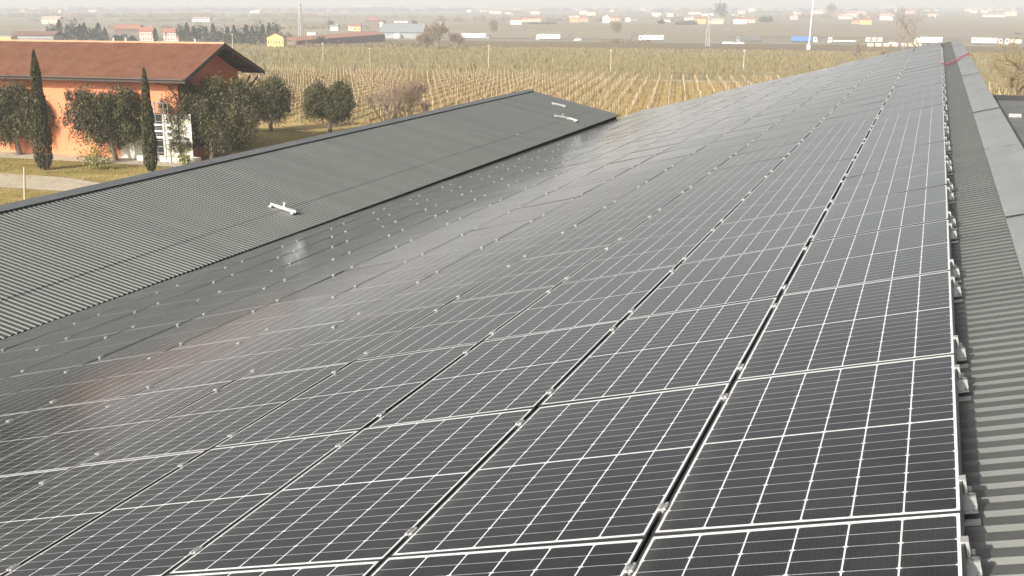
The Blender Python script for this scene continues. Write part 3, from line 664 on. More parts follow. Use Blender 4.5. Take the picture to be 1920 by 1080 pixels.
# ------------------------------------------------------------------ vineyard
ANG = R(11.7)
POSTM = mat("pale_vine_post", (0.40,0.32,0.21), (0.50,0.41,0.28), rough=0.9, scale=2)
CANE = leaf_mat("dry_vine_canes", (0.12,0.09,0.04), (0.24,0.18,0.08), (0.38,0.29,0.145), 0.9)
CANE2 = leaf_mat("dull_vine_canes", (0.12,0.10,0.035), (0.20,0.165,0.07), (0.31,0.25,0.12), 0.9)
post = MB(); post.box(-0.042, 0.042, -0.042, 0.042, -0.1, 2.1); pm = bpy.data.meshes.new("vine_post"); pm.from_pydata(post.v, [], post.f); pm.materials.append(POSTM)
def visible(p, m=30):
    q_ = proj(p); return q_ and -m < q_[0] < 1920 + m and q_[1] > 60
def roofmask(p):                    # hidden by the roofs
    x, y = proj(p)
    if x < 1000 and y > 400 - 0.228 * x + 8: return True
    if 1000 <= x < 1160 and y > 172 + (x - 1000) * 0.27 + 6: return True
    if 1160 <= x < 1773 and y > 215 - (x - 1160) * 0.2333 + 6: return True
    if x >= 1773 and y > 190: return True
    return False
rv = random.Random(5); posts = []
rows = []
for i in range(-150, 60):
    X0 = i * 2.5; seg = []
    y = 123.0
    if True:
        pts = []
        while y < 251:
            x = X0 - math.tan(ANG) * (y - 123)
            if not (x < -55 and y < 128):
                g_ = Vector((x, y, gz(y)))
                top = g_ + Vector((0, 0, 2.2))
                if visible(g_) and not roofmask(top): pts.append(y)
            y += 5.2
        runs = []; 
        for v_ in pts:
            if runs and v_ - runs[-1][-1] < 5.5: runs[-1].append(v_)
            else: runs.append([v_])
        pts = max(runs, key=len) if runs else []
        if len(pts) > 3: rows.append((X0, pts))
for (X0, pts) in rows:
    V = []; Fc = []; tone = []
    y0, y1 = pts[0], pts[-1] + 5.2
    y = y0; yo = pts[0]
    ph = rv.uniform(0, 6)
    while y < y1:
        x = X0 - math.tan(ANG) * (y - 123) + rv.gauss(0, 0.16); z = gz(y); h = rv.uniform(0.3, 1.25); l = rv.gauss(0, 0.30); n0 = len(V); wd = rv.uniform(0.012, 0.035)
        zb = rv.choice((0.0, 0.55, 0.75))
        a_ = rv.uniform(0, 3.1); cx, cy = math.cos(a_) * wd, math.sin(a_) * wd
        V += [(x-cx, y-cy, z+zb), (x+cx, y+cy, z+zb), (x+cx+l*.4, y+cy+l, z+zb+h), (x-cx+l*.4, y-cy+l, z+zb+h)]; Fc.append((n0,n0+1,n0+2,n0+3)); tone.append(min(1, max(0, rv.gauss(.5,.3))))
        y += rv.uniform(0.06, 0.22) + (rv.uniform(0.6, 2.2) if rv.random() < 0.012 else 0)
    # the trained cordon along the wire
    for yy in [y0 + k * 5.2 for k in range(int((y1 - y0) / 5.2))]:
        xa, xb = X0 - math.tan(ANG) * (yy - 123), X0 - math.tan(ANG) * (yy + 5.2 - 123); n0 = len(V)
        V += [(xa, yy, gz(yy)+0.72), (xb, yy+5.2, gz(yy+5.2)+0.72), (xb, yy+5.2, gz(yy+5.2)+0.84), (xa, yy, gz(yy)+0.84)]; Fc.append((n0,n0+1,n0+2,n0+3)); tone.append(0.15)
    me = bpy.data.meshes.new("vine_row"); me.from_pydata(V, [], Fc); me.materials.append(CANE); at_ = me.attributes.new('tone', 'FLOAT', 'FACE'); at_.data.foreach_set('value', tone)
    o = bpy.data.objects.new("vine_row", me); COL.objects.link(o)
    tag(o, "row of bare tan grapevines in the dry vineyard beyond the roofs", "vine row", "rows of bare vines")
    for yy in pts: posts.append((X0 - math.tan(ANG) * (yy - 123) + rv.gauss(0, 0.05), yy))
posts.sort(key=lambda p: dist((p[0], p[1], gz(p[1]))))
for (x, y) in posts[:298]:
    o = bpy.data.objects.new("vine_post", pm); COL.objects.link(o); o.location = (x, y, gz(y)); o.rotation_euler = (rv.gauss(0, .02), rv.gauss(0, .02), rv.random()); o.scale = (1, 1, rv.uniform(0.9, 1.08))
    tag(o, "pale wooden trellis post in the near part of the dry vineyard", "post", "trellis posts in the vineyard")
q = MB()
for (x, y) in posts[298:]:
    h = rv.uniform(2.0, 2.4); q.box(x-0.042, x+0.042, y-0.042, y+0.042, gz(y)-0.1, gz(y)+h-0.15)
tag(q.build("distant_vine_posts", POSTM), "hundreds of pale trellis posts across the farther vineyard", "posts", kind='stuff')
V = []; Fc = []; tone = []                # dry grass between the rows
for _ in range(52000):
    y = 123 + 130 * rv.random() ** 1.2; x = rv.uniform(-0.95 * y, 0.12 * y + 10)
    g_ = Vector((x, y, gz(y)))
    if x < -50 and y < 128: continue
    if not visible(g_) or roofmask(g_ + Vector((0, 0, 0.5))): continue
    n0 = len(V); h = rv.uniform(0.08, 0.42); wd = rv.uniform(0.03, 0.10); a_ = rv.uniform(0, 3.1); cx, cy = math.cos(a_)*wd, math.sin(a_)*wd
    V += [(x-cx, y-cy, g_[2]), (x+cx, y+cy, g_[2]), (x+cx*.3, y+cy*.3+h*.3, g_[2]+h)]; Fc.append((n0,n0+1,n0+2)); tone.append(min(1, max(0, rv.gauss(.55,.3))))
me = bpy.data.meshes.new("dry_grass"); me.from_pydata(V, [], Fc); me.materials.append(leaf_mat("straw_grass", (0.15,0.115,0.04), (0.33,0.245,0.095), (0.52,0.39,0.17), 0.95)); at_ = me.attributes.new('tone', 'FLOAT', 'FACE'); at_.data.foreach_set('value', tone)
o = bpy.data.objects.new("dry_grass", me); COL.objects.link(o); tag(o, "dry straw coloured grass between the vine rows", "grass", kind='stuff')
V = []; Fc = []; tone = []
for _ in range(16000):
    x, y = rv.uniform(-95, -45), rv.uniform(62, 122)
    if 88 < y < 106 and x < -66 or 72.5 < y < 78: continue
    if not visible(Vector((x, y, ZG))): continue
    n0 = len(V); h = rv.uniform(0.05, 0.22); wd = rv.uniform(0.02, 0.06); a_ = rv.uniform(0, 3.1); cx, cy = math.cos(a_)*wd, math.sin(a_)*wd
    V += [(x-cx, y-cy, ZG), (x+cx, y+cy, ZG), (x+cx*.3, y+cy*.3+h*.4, ZG+h)]; Fc.append((n0,n0+1,n0+2)); tone.append(min(1, max(0, rv.gauss(.5,.3))))
me = bpy.data.meshes.new("lawn_grass"); me.from_pydata(V, [], Fc); me.materials.append(leaf_mat("lawn_blades", (0.10,0.10,0.025), (0.24,0.20,0.06), (0.42,0.34,0.14), 0.95)); at_ = me.attributes.new('tone', 'FLOAT', 'FACE'); at_.data.foreach_set('value', tone)
o = bpy.data.objects.new("lawn_grass", me); COL.objects.link(o); tag(o, "rough yellow-green lawn grass under the olive trees", "grass", kind='stuff')
# upper vineyard: one mass of canes
V = []; Fc = []; tone = []
for i in range(-175, 130):
    X0 = i * 2.8; y = 259.0
    while y < 545:
        x = X0 - math.tan(ANG) * (y - 123) + rv.gauss(0, 0.75); g_ = (x, y, gz(y))
        if visible(g_) and not roofmask(Vector(g_) + Vector((0,0,2))):
            n0 = len(V); h = rv.uniform(0.3, 1.25); wd = rv.uniform(0.03, 0.11); a_ = rv.uniform(0, 3.1); cx, cy = math.cos(a_)*wd, math.sin(a_)*wd
            V += [(x-cx, y-cy, g_[2]), (x+cx, y+cy, g_[2]), (x+cx, y+cy, g_[2]+h), (x-cx, y-cy, g_[2]+h)]; Fc.append((n0,n0+1,n0+2,n0+3)); tone.append(min(1, max(0, rv.gauss(.5,.3))))
        y += rv.uniform(0.5, 1.5)
me = bpy.data.meshes.new("upper_vineyard"); me.from_pydata(V, [], Fc); me.materials.append(CANE2); at_ = me.attributes.new('tone', 'FLOAT', 'FACE'); at_.data.foreach_set('value', tone)
o = bpy.data.objects.new("upper_vineyard_vines", me); COL.objects.link(o); tag(o, "dull green-brown vineyard beyond the pale dirt track", "vines", kind='stuff')
# band of scrub along the motorway
V = []
def scrub(name, label, box, n, m, lw, ll, seed):
    r = random.Random(seed); pts = []
    cl = [(r.uniform(*box[0]), r.uniform(*box[1]), r.uniform(1, 3.4)) for _ in range(max(4, n // 60))]
    for _ in range(n):
        c = r.choice(cl); x = c[0] + r.gauss(0, c[2]*1.6); y = c[1] + r.gauss(0, c[2]); pts.append((x, y, gz(y) + abs(r.gauss(0, c[2]*0.6))))
    o = cards(name, pts, m, None, lw, ll, 0.6, seed); tag(o, label, "scrub", kind='stuff')

# ------------------------------------------------------------------ utility poles, mast, pylons
WPOLE = mat("pale_concrete_pole", (0.50,0.45,0.35), (0.58,0.52,0.42), rough=0.85)
WHITEP = mat("white_painted_metal", (0.80,0.80,0.79), rough=0.5)
def pole(px, yb, yt, label, wpx=2.6):
    p = at(px, yb); s = mpp(p); h = (yb - yt) * s; t = thing("utility_pole", label, "pole", p, 0, "thin poles standing in the vineyards")
    q = MB(); q.tube((0,0,-0.3), (0,0,h), wpx*s*0.30, wpx*s*0.20, 8); q.build("shaft", WPOLE, t)
    q = MB(); q.box(-s*2.2, s*2.2, -0.06, 0.06, h*0.93, h*0.93 + s*0.8); q.build("cross_arm", WPOLE, t)
pole(916, 131, 84, "pole in mid field straight above the second roof's far end")
pole(1145, 134, 93, "pole in the field between the two white lorries")
pole(1394, 131, 93, "pole standing at the field edge below the dark lorry")
pole(606, 113, 80, "pole on the field just below the long red barn", 2.0)
pole(694, 127, 90, "faint thin pole right of the long barn", 1.6)
pole(437, 95, 64, "pole at the tree belt above the red building's gable", 2.4)
p = at(1516, 93); s = mpp(p); t = thing("lighting_mast", "very tall white mast with a cabinet at its foot beside the blue lorry", "mast", p)
top = atY(1526, -14, p.y) - p
q = MB(); q.tube((0,0,-0.5), top, s*1.35, s*0.75, 10); q.build("shaft", WHITEP, t)
q = MB(); q.box(-s*3.2, s*3.2, -1.0, 1.0, 0, s*9); q.build("cabinet", WHITEP, t)
def pylon(px, yb, yt, label, wb, wt, tw):
    p = at(px, yb); s = mpp(p); h = (yb - yt) * s; t = thing("lattice_pylon", label, "pylon", p, -R(19), "lattice pylons on the plain"); q = MB(); a, b = wb*s/2, wt*s/2; r_ = tw*s/2
    cs = [(-1,-1), (1,-1), (1,1), (-1,1)]
    for cx, cy in cs: q.tube((cx*a, cy*a, 0), (cx*b, cy*b, h), r_, r_*0.7, 4)
    for k in range(8):
        z0, z1 = h*k/8, h*(k+1)/8; w0, w1 = a+(b-a)*k/8, a+(b-a)*(k+1)/8
        for i in range(4):
            c0, c1 = cs[i], cs[(i+1) % 4]; q.tube((c0[0]*w0, c0[1]*w0, z0), (c1[0]*w1, c1[1]*w1, z1), r_*0.4, r_*0.4, 3); q.tube((c1[0]*w0, c1[1]*w0, z0), (c0[0]*w1, c0[1]*w1, z1), r_*0.4, r_*0.4, 3)
    q.build("lattice", mat("pale_grey_steel", (0.6,0.6,0.58)), t)
    q = MB()
    for z, wl_ in ((h*0.99, 5), (h*0.90, 7), (h*0.81, 5)): q.bar((-wl_*s*0.6, 0, z), (wl_*s*0.6, 0, z), r_*1.2)
    q.build("cross_arms", mat("pale_grey_steel", (0.6,0.6,0.58)), t)
pylon(565, 76, 7, "tall pale lattice pylon left of the long red barn", 7.5, 2.5, 1.3)
pylon(1328, 87, 28, "faint lattice pylon in front of the village, left of the dark lorry", 8, 2.5, 0.9)

# ------------------------------------------------------------------ motorway traffic
GLASS = mat("dark_vehicle_glass", (0.02,0.022,0.025), rough=0.1)
TYRE = mat("black_tyre", (0.02,0.02,0.02), rough=0.9)
RIM = mat("wheel_rim", (0.4,0.4,0.4), rough=0.4, metal=0.6)
def onroad(px, Y): # ground point on the road below a pixel column
    d = ray(px, 73); d.z = 0; k = (Y - CW.y) / d.y; p = CW + d * k; p.z = gz(Y) + 0.125; return p
def wheel(parent, x, y, r=0.5, w=0.35):
    q = MB(); q.tube((x, y, r), (x, y + w, r), r, r, 12); o = q.build("wheel", TYRE, parent)
    q = MB(); q.tube((x, y - 0.02, r), (x, y + w*0.3, r), r*0.5, r*0.5, 10); q.build("rim", RIM, o)
def lorry(x0, x1, label, body, cabc, cab='right', h=2.9, flat=False, loads=None, Y=YRD):
    pa, pb_ = onroad(x0, Y), onroad(x1, Y); Lh = (pb_ - pa).length; t = thing("lorry", label, "lorry", pa, 0, "lorries on the motorway")
    cl = 2.6; gap = 0.6; c0, c1 = (Lh - cl, Lh) if cab == 'right' else (0.0, cl); b0, b1 = (0.0, Lh - cl - gap) if cab == 'right' else (cl + gap, Lh)
    if cab == 'none': b0, b1 = 0.0, Lh
    q = MB(); q.box(b0, b1 + (gap if cab == 'right' else 0), 0.4, 2.1, 0.75, 1.1); q.build("chassis", mat("dark_chassis", (0.05,0.05,0.05)), t)
    if flat:
        q = MB(); q.box(b0, b1, 0.0, 2.5, 1.11, 1.7); q.build("load_bed", body, t)
    elif loads:
        q = MB(); q.box(b0, b1, 0.0, 2.5, 1.11, 1.3); q.build("load_bed", body, t)
        for i in range(loads):
            a = b0 + (b1 - b0) * (i + 0.08) / loads; b = b0 + (b1 - b0) * (i + 0.86) / loads; q = MB(); q.box(a, b, 0.1, 2.4, 1.32, 1.32 + h * 0.85); q.build("load_crate", body, t)
    else:
        q = MB(); q.box(b0, b1, 0.0, 2.55, 1.11, 1.11 + h); q.build("trailer_box", body, t)
    if cab != 'none':
        q = MB(); f_ = c1 - 0.35 if cab == 'right' else c0 + 0.35
        if cab == 'right': q.hexa([(c0,0.02,0.6),(c1,0.02,0.6),(c1,2.5,0.6),(c0,2.5,0.6),(c0,0.02,3.7),(c1-0.5,0.02,3.7),(c1-0.5,2.5,3.7),(c0,2.5,3.7)])
        else: q.hexa([(c0,0.02,0.6),(c1,0.02,0.6),(c1,2.5,0.6),(c0,2.5,0.6),(c0+0.5,0.02,3.7),(c1,0.02,3.7),(c1,2.5,3.7),(c0+0.5,2.5,3.7)])
        co = q.build("cab", cabc, t)
        q = MB(); q.box((c0+c1)/2-0.5, (c0+c1)/2+0.6, -0.005, 0.015, 2.0, 3.0); q.build("window", GLASS, co)
    for f_ in ((0.1, 0.2, 0.3, 0.88) if cab != 'left' else (0.12, 0.72, 0.82, 0.92)): wheel(t, Lh * f_, 0.05)
    return t
WB = mat("white_lorry_body", (0.86,0.86,0.84), (0.8,0.8,0.78), rough=0.5, scale=0.3); GB = mat("grey_lorry_body", (0.13,0.12,0.115), rough=0.7); BB = mat("blue_lorry_tarpaulin", (0.07,0.15,0.36), (0.09,0.19,0.42), rough=0.6)
WC = mat("white_cab", (0.85,0.85,0.84), rough=0.4); TC = mat("tan_crates", (0.65,0.58,0.44), rough=0.9); GC = mat("grey_cab", (0.25,0.27,0.28), rough=0.4)
lorry(866, 918, "white box lorry with grey cab left of the other white lorries", WB, GC)
lorry(1005, 1050, "white box trailer alone above the pole in mid field", WB, WC, 'left')
lorry(1197, 1244, "white box trailer between the pale lorry and the lattice pylon", WB, WC, 'left')
lorry(1380, 1427, "dark grey curtain-sided lorry on the motorway", GB, GC, 'left')
lorry(1483, 1533, "lorry with a blue trailer and white cab beside the tall mast", BB, WC)
lorry(1552, 1605, "low white flatbed lorry right of the blue one", WB, WC, 'left', flat=True)
lorry(1622, 1656, "lorry loaded with separate tan crates", TC, GC, 'none', loads=3)
lorry(1714, 1741, "white box lorry just behind the far end of the solar roof", WB, WC, 'left', h=3.2)
lorry(1742, 1767, "white drawbar trailer at the tip of the solar roof", WB, WC, 'none', h=3.2)
lorry(1822, 1881, "long white lorry right of the ridge flashing", WB, mat("pale_pink_cab", (0.75,0.6,0.55)), h=3.0)
lorry(1884, 1916, "cream lorry half hidden by branches at the right edge", TC, WC, 'left', h=2.3)
def car(px, label, m, Y=750.5, L_=4.4, rz=0):
    p = onroad(px, Y); t = thing("car", label, "car", p, rz, "cars on and beside the motorway")
    q = MB(); q.hexa([(0,0,0.35),(L_,0,0.35),(L_,1.8,0.35),(0,1.8,0.35),(0.05,0.05,0.95),(L_-0.1,0.05,0.9),(L_-0.1,1.75,0.9),(0.05,1.75,0.95)]); q.hexa([(0.5,0.08,0.951),(3.4,0.08,0.951),(3.4,1.7,0.951),(0.5,1.7,0.951),(1.0,0.2,1.5),(2.9,0.2,1.5),(2.9,1.6,1.5),(1.0,1.6,1.5)]); o = q.build("body", m, t)
    q = MB(); q.hexa([(0.9,0.075,1.0),(3.1,0.075,1.0),(3.1,0.1,1.0),(0.9,0.1,1.0),(1.1,0.16,1.42),(2.8,0.16,1.42),(2.8,0.19,1.42),(1.1,0.19,1.42)]); q.build("window", GLASS, o)
    for xx in (0.8, 3.5): wheel(t, xx, -0.02, 0.33, 0.2)
car(1076, "white car passing right of the lone white trailer", WC); car(1079, "silver estate car close behind the white car", mat("silver_car", (0.6,0.6,0.6), rough=0.3), Y=757)
car(1667, "white van between the tan crates and the white lorries", WC, L_=5.0)
car(1354, "small white car left in the field below the dark lorry", WC, Y=690); car(1363, "white van in the field below the dark lorry", WC, Y=690, L_=6.5); car(1381, "pale car right of the van below the dark lorry", WC, Y=690)
# roadside blocks
for i, px in enumerate((1626, 1641, 1656, 1672, 1688, 1703, 1716)):
    p = at(px, 87); s = mpp(p); t = thing("straw_bale", ("leftmost of the pale blocks below the crate lorry", "second pale block below the crate lorry, from its left", "third pale block in the line under the tan crates", "middle pale block of the line under the motorway", "pale block just right of the middle of the line", "pale block second from the roof edge", "pale block touching the solar roof's far edge")[i], "bale", p, 0, "pale blocks along the far field edge")
    q = MB(); q.box(0, 11*s, 0, 2.4, 0, 6*s); q.box(0.02, 11*s - 0.02, -0.03, 2.43, 2.5*s, 2.7*s); q.build("straw", mat("pale_straw", (0.62,0.52,0.36), (0.7,0.6,0.43), rough=0.95, scale=0.8), t)

# ------------------------------------------------------------------ houses of the plain
def hm(name, c): return mat(name, c, tuple(v*0.9 for v in c), rough=0.9, scale=0.2)
HW_ = {'white': hm("house_white", (0.80,0.78,0.74)), 'cream': hm("house_cream", (0.78,0.68,0.50)), 'yellow': hm("house_yellow", (0.80,0.58,0.22)), 'orange': hm("house_orange", (0.75,0.42,0.22)), 'pink': hm("house_pink", (0.72,0.52,0.44)), 'grey': hm("house_grey", (0.35,0.36,0.36)), 'brown': hm("house_brown", (0.20,0.15,0.12)), 'red': hm("house_red", (0.45,0.2,0.15))}
HR = {'red': hm("roof_red", (0.36,0.16,0.11)), 'pale': hm("roof_pale", (0.55,0.45,0.38)), 'grey': hm("roof_grey", (0.27,0.29,0.30)), 'white': hm("roof_white", (0.75,0.75,0.73)), 'brown': hm("roof_brown", (0.22,0.13,0.10))}
WIN = mat("dark_window", (0.05,0.05,0.055), rough=0.3)
def house(x0, x1, yt, yb, wc, rc, label, roof='gable', roofpx=None, name="house", cat="house", deep=None, grp="houses scattered over the plain", win=True):
    p = at((x0 + x1) / 2, yb); s = mpp(p); Wd = (x1 - x0) * s; Ht = (yb - yt) * s; D = deep or max(7.0, Wd * 0.5)
    rp = (roofpx * s) if roofpx else Ht * (0.3 if roof != 'flat' else 0.08)
    t = thing(name, label, cat, p, R(17), grp); hw = Ht - rp
    q = MB(); q.box(-Wd/2, Wd/2, 0, D, -0.5, hw); q.build("wall", HW_[wc], t)
    q = MB(); o_ = Wd * 0.03 + 0.2
    if roof == 'gable':   # ridge along the front
        q.hexa([(-Wd/2-o_, -o_, hw), (Wd/2+o_, -o_, hw), (Wd/2+o_, D/2, Ht), (-Wd/2-o_, D/2, Ht), (-Wd/2-o_, -o_, hw+0.15), (Wd/2+o_, -o_, hw+0.15), (Wd/2+o_, D/2, Ht+0.15), (-Wd/2-o_, D/2, Ht+0.15)])
        q.hexa([(-Wd/2-o_, D/2+.001, Ht), (Wd/2+o_, D/2+.001, Ht), (Wd/2+o_, D+o_, hw), (-Wd/2-o_, D+o_, hw), (-Wd/2-o_, D/2+.001, Ht+0.15), (Wd/2+o_, D/2+.001, Ht+0.15), (Wd/2+o_, D+o_, hw+0.15), (-Wd/2-o_, D+o_, hw+0.15)])
    elif roof == 'front':  # gable faces the camera
        for sg in (-1, 1): q.hexa([(sg*(Wd/2+o_), -o_, hw), (sg*0.001, -o_, Ht), (sg*0.001, D+o_, Ht), (sg*(Wd/2+o_), D+o_, hw), (sg*(Wd/2+o_), -o_, hw+0.2), (sg*0.001, -o_, Ht+0.2), (sg*0.001, D+o_, Ht+0.2), (sg*(Wd/2+o_), D+o_, hw+0.2)])
    elif roof == 'hip':
        r0 = Wd * 0.22
        q.hexa([(-Wd/2-o_, -o_, hw), (Wd/2+o_, -o_, hw), (Wd/2+o_, D+o_, hw), (-Wd/2-o_, D+o_, hw), (-Wd/2+r0, D/2-.1, Ht), (Wd/2-r0, D/2-.1, Ht), (Wd/2-r0, D/2+.1, Ht), (-Wd/2+r0, D/2+.1, Ht)])
    else: q.box(-Wd/2-o_, Wd/2+o_, -o_, D+o_, hw+0.002, Ht)
    ro = q.build("roof", HR[rc], t)
    if roof == 'front':
        q = MB(); q.tri((-Wd/2, 0.01, hw), (Wd/2, 0.01, hw), (0, 0.01, Ht-0.05)); q.build("gable", HW_[wc], t)
    if win and (x1 - x0) > 9:
        n = max(2, int((x1 - x0) / 5)); nf = 2 if hw > 4.5 else 1
        for f_ in range(nf):
            for i in range(n):
                cx = -Wd/2 + Wd * (i + 0.5) / n; z0 = hw * (f_ + 0.3) / nf; hh = hw * 0.38 / nf; ww = Wd / n * 0.16
                q = MB(); q.box(cx-ww, cx+ww, -0.03, 0.02, z0, z0+hh); q.build("window", WIN, t)
    if roof in ('gable', 'hip') and (x1 - x0) > 14:
        q = MB(); q.box(Wd*0.18, Wd*0.18+s*1.2, D/2-s*0.6, D/2+s*0.6, Ht-s*0.5, Ht+s*2.2); q.build("chimney", HW_[wc], ro)
    return t
H = [
 (1199,1211,14,21,'white','pale','small white house at the hazy horizon left of centre village','gable'),
 (1256,1270,15,19,'white','pale','low white house on the skyline above the third lorry','gable'),
 (1291,1314,20,27,'white','red','long white block with a red roof behind the yellow house','gable'),
 (1304,1323,31,45,'yellow','red','tall yellow house at the left of the centre village','gable'),
 (1328,1356,35,45,'cream','pale','long low cream house right of the yellow one','gable'),
 (1376,1400,32,45,'white','red','white farmhouse with narrow tower-like end in the village','hip'),
 (1401,1416,33,43,'pink','red','pink house right of the white farmhouse','gable'),
 (1357,1365,17,24,'white','pale','small bright white house behind the cream row','gable'),
 (1372,1384,25,30,'cream','red','low cream house above the white farmhouse','gable'),
 (1404,1416,15,23,'white','white','white twin block on the skyline left of the mast','flat'),
 (1245,1257,35,41,'white','grey','small white house set in a dark hedge','gable'),
 (1284,1302,32,38,'white','pale','pale long roof left of the yellow house','gable'),
 (1482,1496,28,37,'pink','pale','pinkish house standing alone left of the mast','front'),
 (1524,1547,18,26,'white','pale','white row of houses just right of the mast','gable'),
 (1548,1572,14,27,'red','red','reddish apartment block in the right village','hip'),
 (1589,1603,19,26,'white','red','bright white house right of the reddish block','gable'),
 (1574,1598,27,36,'cream','pale','cream house in front of the reddish block','gable'),
 (1599,1614,36,45,'orange','red','orange house nearest the flatbed lorry','hip'),
 (1615,1634,34,46,'yellow','red','yellow arcaded house right of the orange one','gable'),
 (1652,1674,26,38,'white','pale','white house with dark windows behind the bare tree','gable'),
 (1669,1678,10,19,'white','pale','tall pale house on the skyline behind the bare tree','gable'),
 (1700,1715,17,27,'pink','red','pale pink house between two bare trees','gable'),
 (1728,1740,13,17,'white','white','low white shed on the skyline above the roof tip','flat'),
 (1750,1760,17,21,'white','pale','tiny white house above the roof tip','gable'),
 (1812,1834,13,21,'cream','pale','cream building group on the hazy rise at the right','gable'),
 (1838,1860,13,21,'white','pale','white building right of the cream group on the rise','gable'),
 (1848,1884,25,32,'white','pale','long low white house at the far right','gable'),
 (1884,1906,20,30,'cream','pale','cream house at the far right behind branches','gable'),
 (878,900,8,15,'yellow','white','long yellow block on the hazy skyline','flat'),
 (917,940,20,26,'white','white','low white hall below the yellow skyline block','flat'),
 (948,972,20,27,'white','red','white house with red roof at the hamlet top','gable'),
 (957,978,34,46,'white','red','white fronted farmhouse nearest in the red-roofed hamlet','gable'),
 (975,1014,31,41,'pink','red','long pink farmhouse with red roof in the hamlet','gable'),
 (994,1010,18,27,'white','red','white house on the right of the hamlet top','gable'),
 (962,976,12,18,'cream','red','tiny cream house above the hamlet','gable'),
 (1068,1086,30,42,'orange','pale','left orange house of the bright pair','gable'),
 (1087,1103,31,41,'orange','red','right orange house of the bright pair','hip'),
 (1130,1143,28,43,'white','red','white gabled house facing the camera left of the red row','front'),
 (1144,1162,31,40,'pink','red','reddish row attached right of the white gable','gable'),
 (1172,1182,32,41,'white','red','small white gable right of the reddish row','front'),
 (1176,1196,33,39,'grey','red','low grey barn beside the small white gable','gable'),
 (1111,1128,12,17,'white','pale','white houses on the skyline above the orange pair','gable'),
 (1148,1155,11,16,'white','pale','single tiny white house on the skyline','gable'),
 (1064,1078,12,17,'white','pale','pale house on the skyline left of the orange pair','gable'),
 (660,697,8,16,'white','white','wide white factory on the left skyline','flat'),
 (705,716,10,15,'white','white','small white factory right of the wide one','flat'),
 (817,839,9,15,'orange','white','pale orange block on the skyline in the middle','flat'),
 (619,634,47,58,'white','grey','white house with grey roof behind the red barn','gable'),
 (653,662,46,58,'cream','red','narrow cream house left of the yellow one','gable'),
 (663,676,46,59,'yellow','red','yellow house rising over the red barn','gable'),
 (684,711,33,50,'brown','red','brick house with broad red roof over the barn','hip'),
 (709,719,40,50,'cream','red','small cream gable end right of the brick house','front'),
 (576,592,61,69,'white','white','bright white shed beside the lattice pylon','flat'),
 (813,828,42,50,'pink','pale','pale pink house right of the grey hall','gable'),
 (215,262,47,72,'brown','red','house with a long red roof behind the pines','gable'),
 (262,287,52,78,'pink','red','pale pink house wing left of the dark bare tree','gable'),
 (303,335,54,78,'pink','red','pink house right of the dark bare tree','gable'),
 (78,112,31,45,'cream','pale','cream villa above the first group of pines','gable'),
 (360,393,33,41,'white','pale','white villa behind the pine belt','gable'),
 (501,532,63,88,'yellow','brown','yellow cottage standing in front of the pine belt','front'),
 (22,102,60,82,'grey','brown','long low house with brown-red roof above the red building','gable'),
 (-14,22,68,84,'yellow','pale','yellow wall of a house at the left picture edge','flat'),
 (410,420,8,13,'white','white','white silo building on the left skyline','flat'),
 (448,456,4,9,'white','white','tiny white block at the very skyline','flat'),
 (546,556,9,15,'white','white','white shed left of the pylon top','flat'),
]
for (x0, x1, yt, yb, wc, rc, lb, rf_) in H: house(x0, x1, yt, yb, wc, rc, lb, rf_)
house(30, 130, 12.5, 17, 'white', 'white', 'long white greenhouse on the left skyline', 'flat', name="greenhouse", cat="greenhouse", win=False)
house(140, 215, 14, 17.5, 'white', 'white', 'second white greenhouse right of the long one', 'flat', name="greenhouse", cat="greenhouse", win=False)
house(590, 644, 18, 21, 'white', 'white', 'thin white greenhouse right of the pylon top', 'flat', name="greenhouse", cat="greenhouse", win=False)
# long red barn: a low roof running away to the right
pa, pb_ = at(556, 86), at(722, 78)
t = thing("long_barn", "very long low barn with a thin terracotta roof below the village houses", "barn", pa); d = pb_ - pa; d.z = 0; nrm = Vector((-d.y, d.x, 0)).normalized() * 12
q = MB(); z0, z1 = 0, 3.4; q.hexa([(0,0,-0.3), (d.x,d.y,-4), (d.x+nrm.x,d.y+nrm.y,-4), (nrm.x,nrm.y,-0.3), (0,0,2.2), (d.x,d.y,pb_.z-pa.z+4.2), (d.x+nrm.x,d.y+nrm.y,pb_.z-pa.z+4.2), (nrm.x,nrm.y,2.2)]); q.build("wall", HW_['brown'], t)
q = MB(); e2 = pb_.z - pa.z; n5 = nrm * 0.5; q.hexa([(-.5,-.5,2.3), (d.x,d.y-.5,e2+4.3), (d.x+n5.x,d.y+n5.y,e2+6.3), (n5.x,n5.y,3.9), (-.5,-.5,2.5), (d.x,d.y-.5,e2+4.5), (d.x+n5.x,d.y+n5.y,e2+6.5), (n5.x,n5.y,4.1)]); q.build("roof", hm("barn_terracotta", (0.50,0.24,0.16)), t)
house(714, 792, 46, 72, 'grey', 'grey', 'wide grey-roofed hall at the end of the red barn', 'gable', roofpx=15, name="farm_hall", cat="hall", deep=30, grp=None, win=False)
for (x0, x1, yt, yb, m_, lb, nm, ct) in ((739,753,62,72,WHITEP,"white round tank in front of the grey hall","storage_tank","tank"), (771,783,61,71,BB,"blue covered container in front of the grey hall","storage_container","container")):
    p = at((x0+x1)/2, yb); s = mpp(p); t = thing(nm, lb, ct, p); r_ = (x1-x0)*s/2; q = MB()
    if nm == "storage_tank": q.tube((0,0,0), (0,0,(yb-yt)*s*0.75), r_, r_, 14); q.build("shell", m_, t); q = MB(); q.tube((0,0,(yb-yt)*s*0.75), (0,0,(yb-yt)*s), r_*1.02, r_*0.2, 14); q.build("lid", m_, t)
    else:
        q.box(-r_, r_, 0, 5, 0, (yb-yt)*s*0.9); q.build("body", m_, t); q = MB(); q.box(-r_-0.1, r_+0.1, -0.1, 5.1, (yb-yt)*s*0.9, (yb-yt)*s); q.build("cover", m_, t)
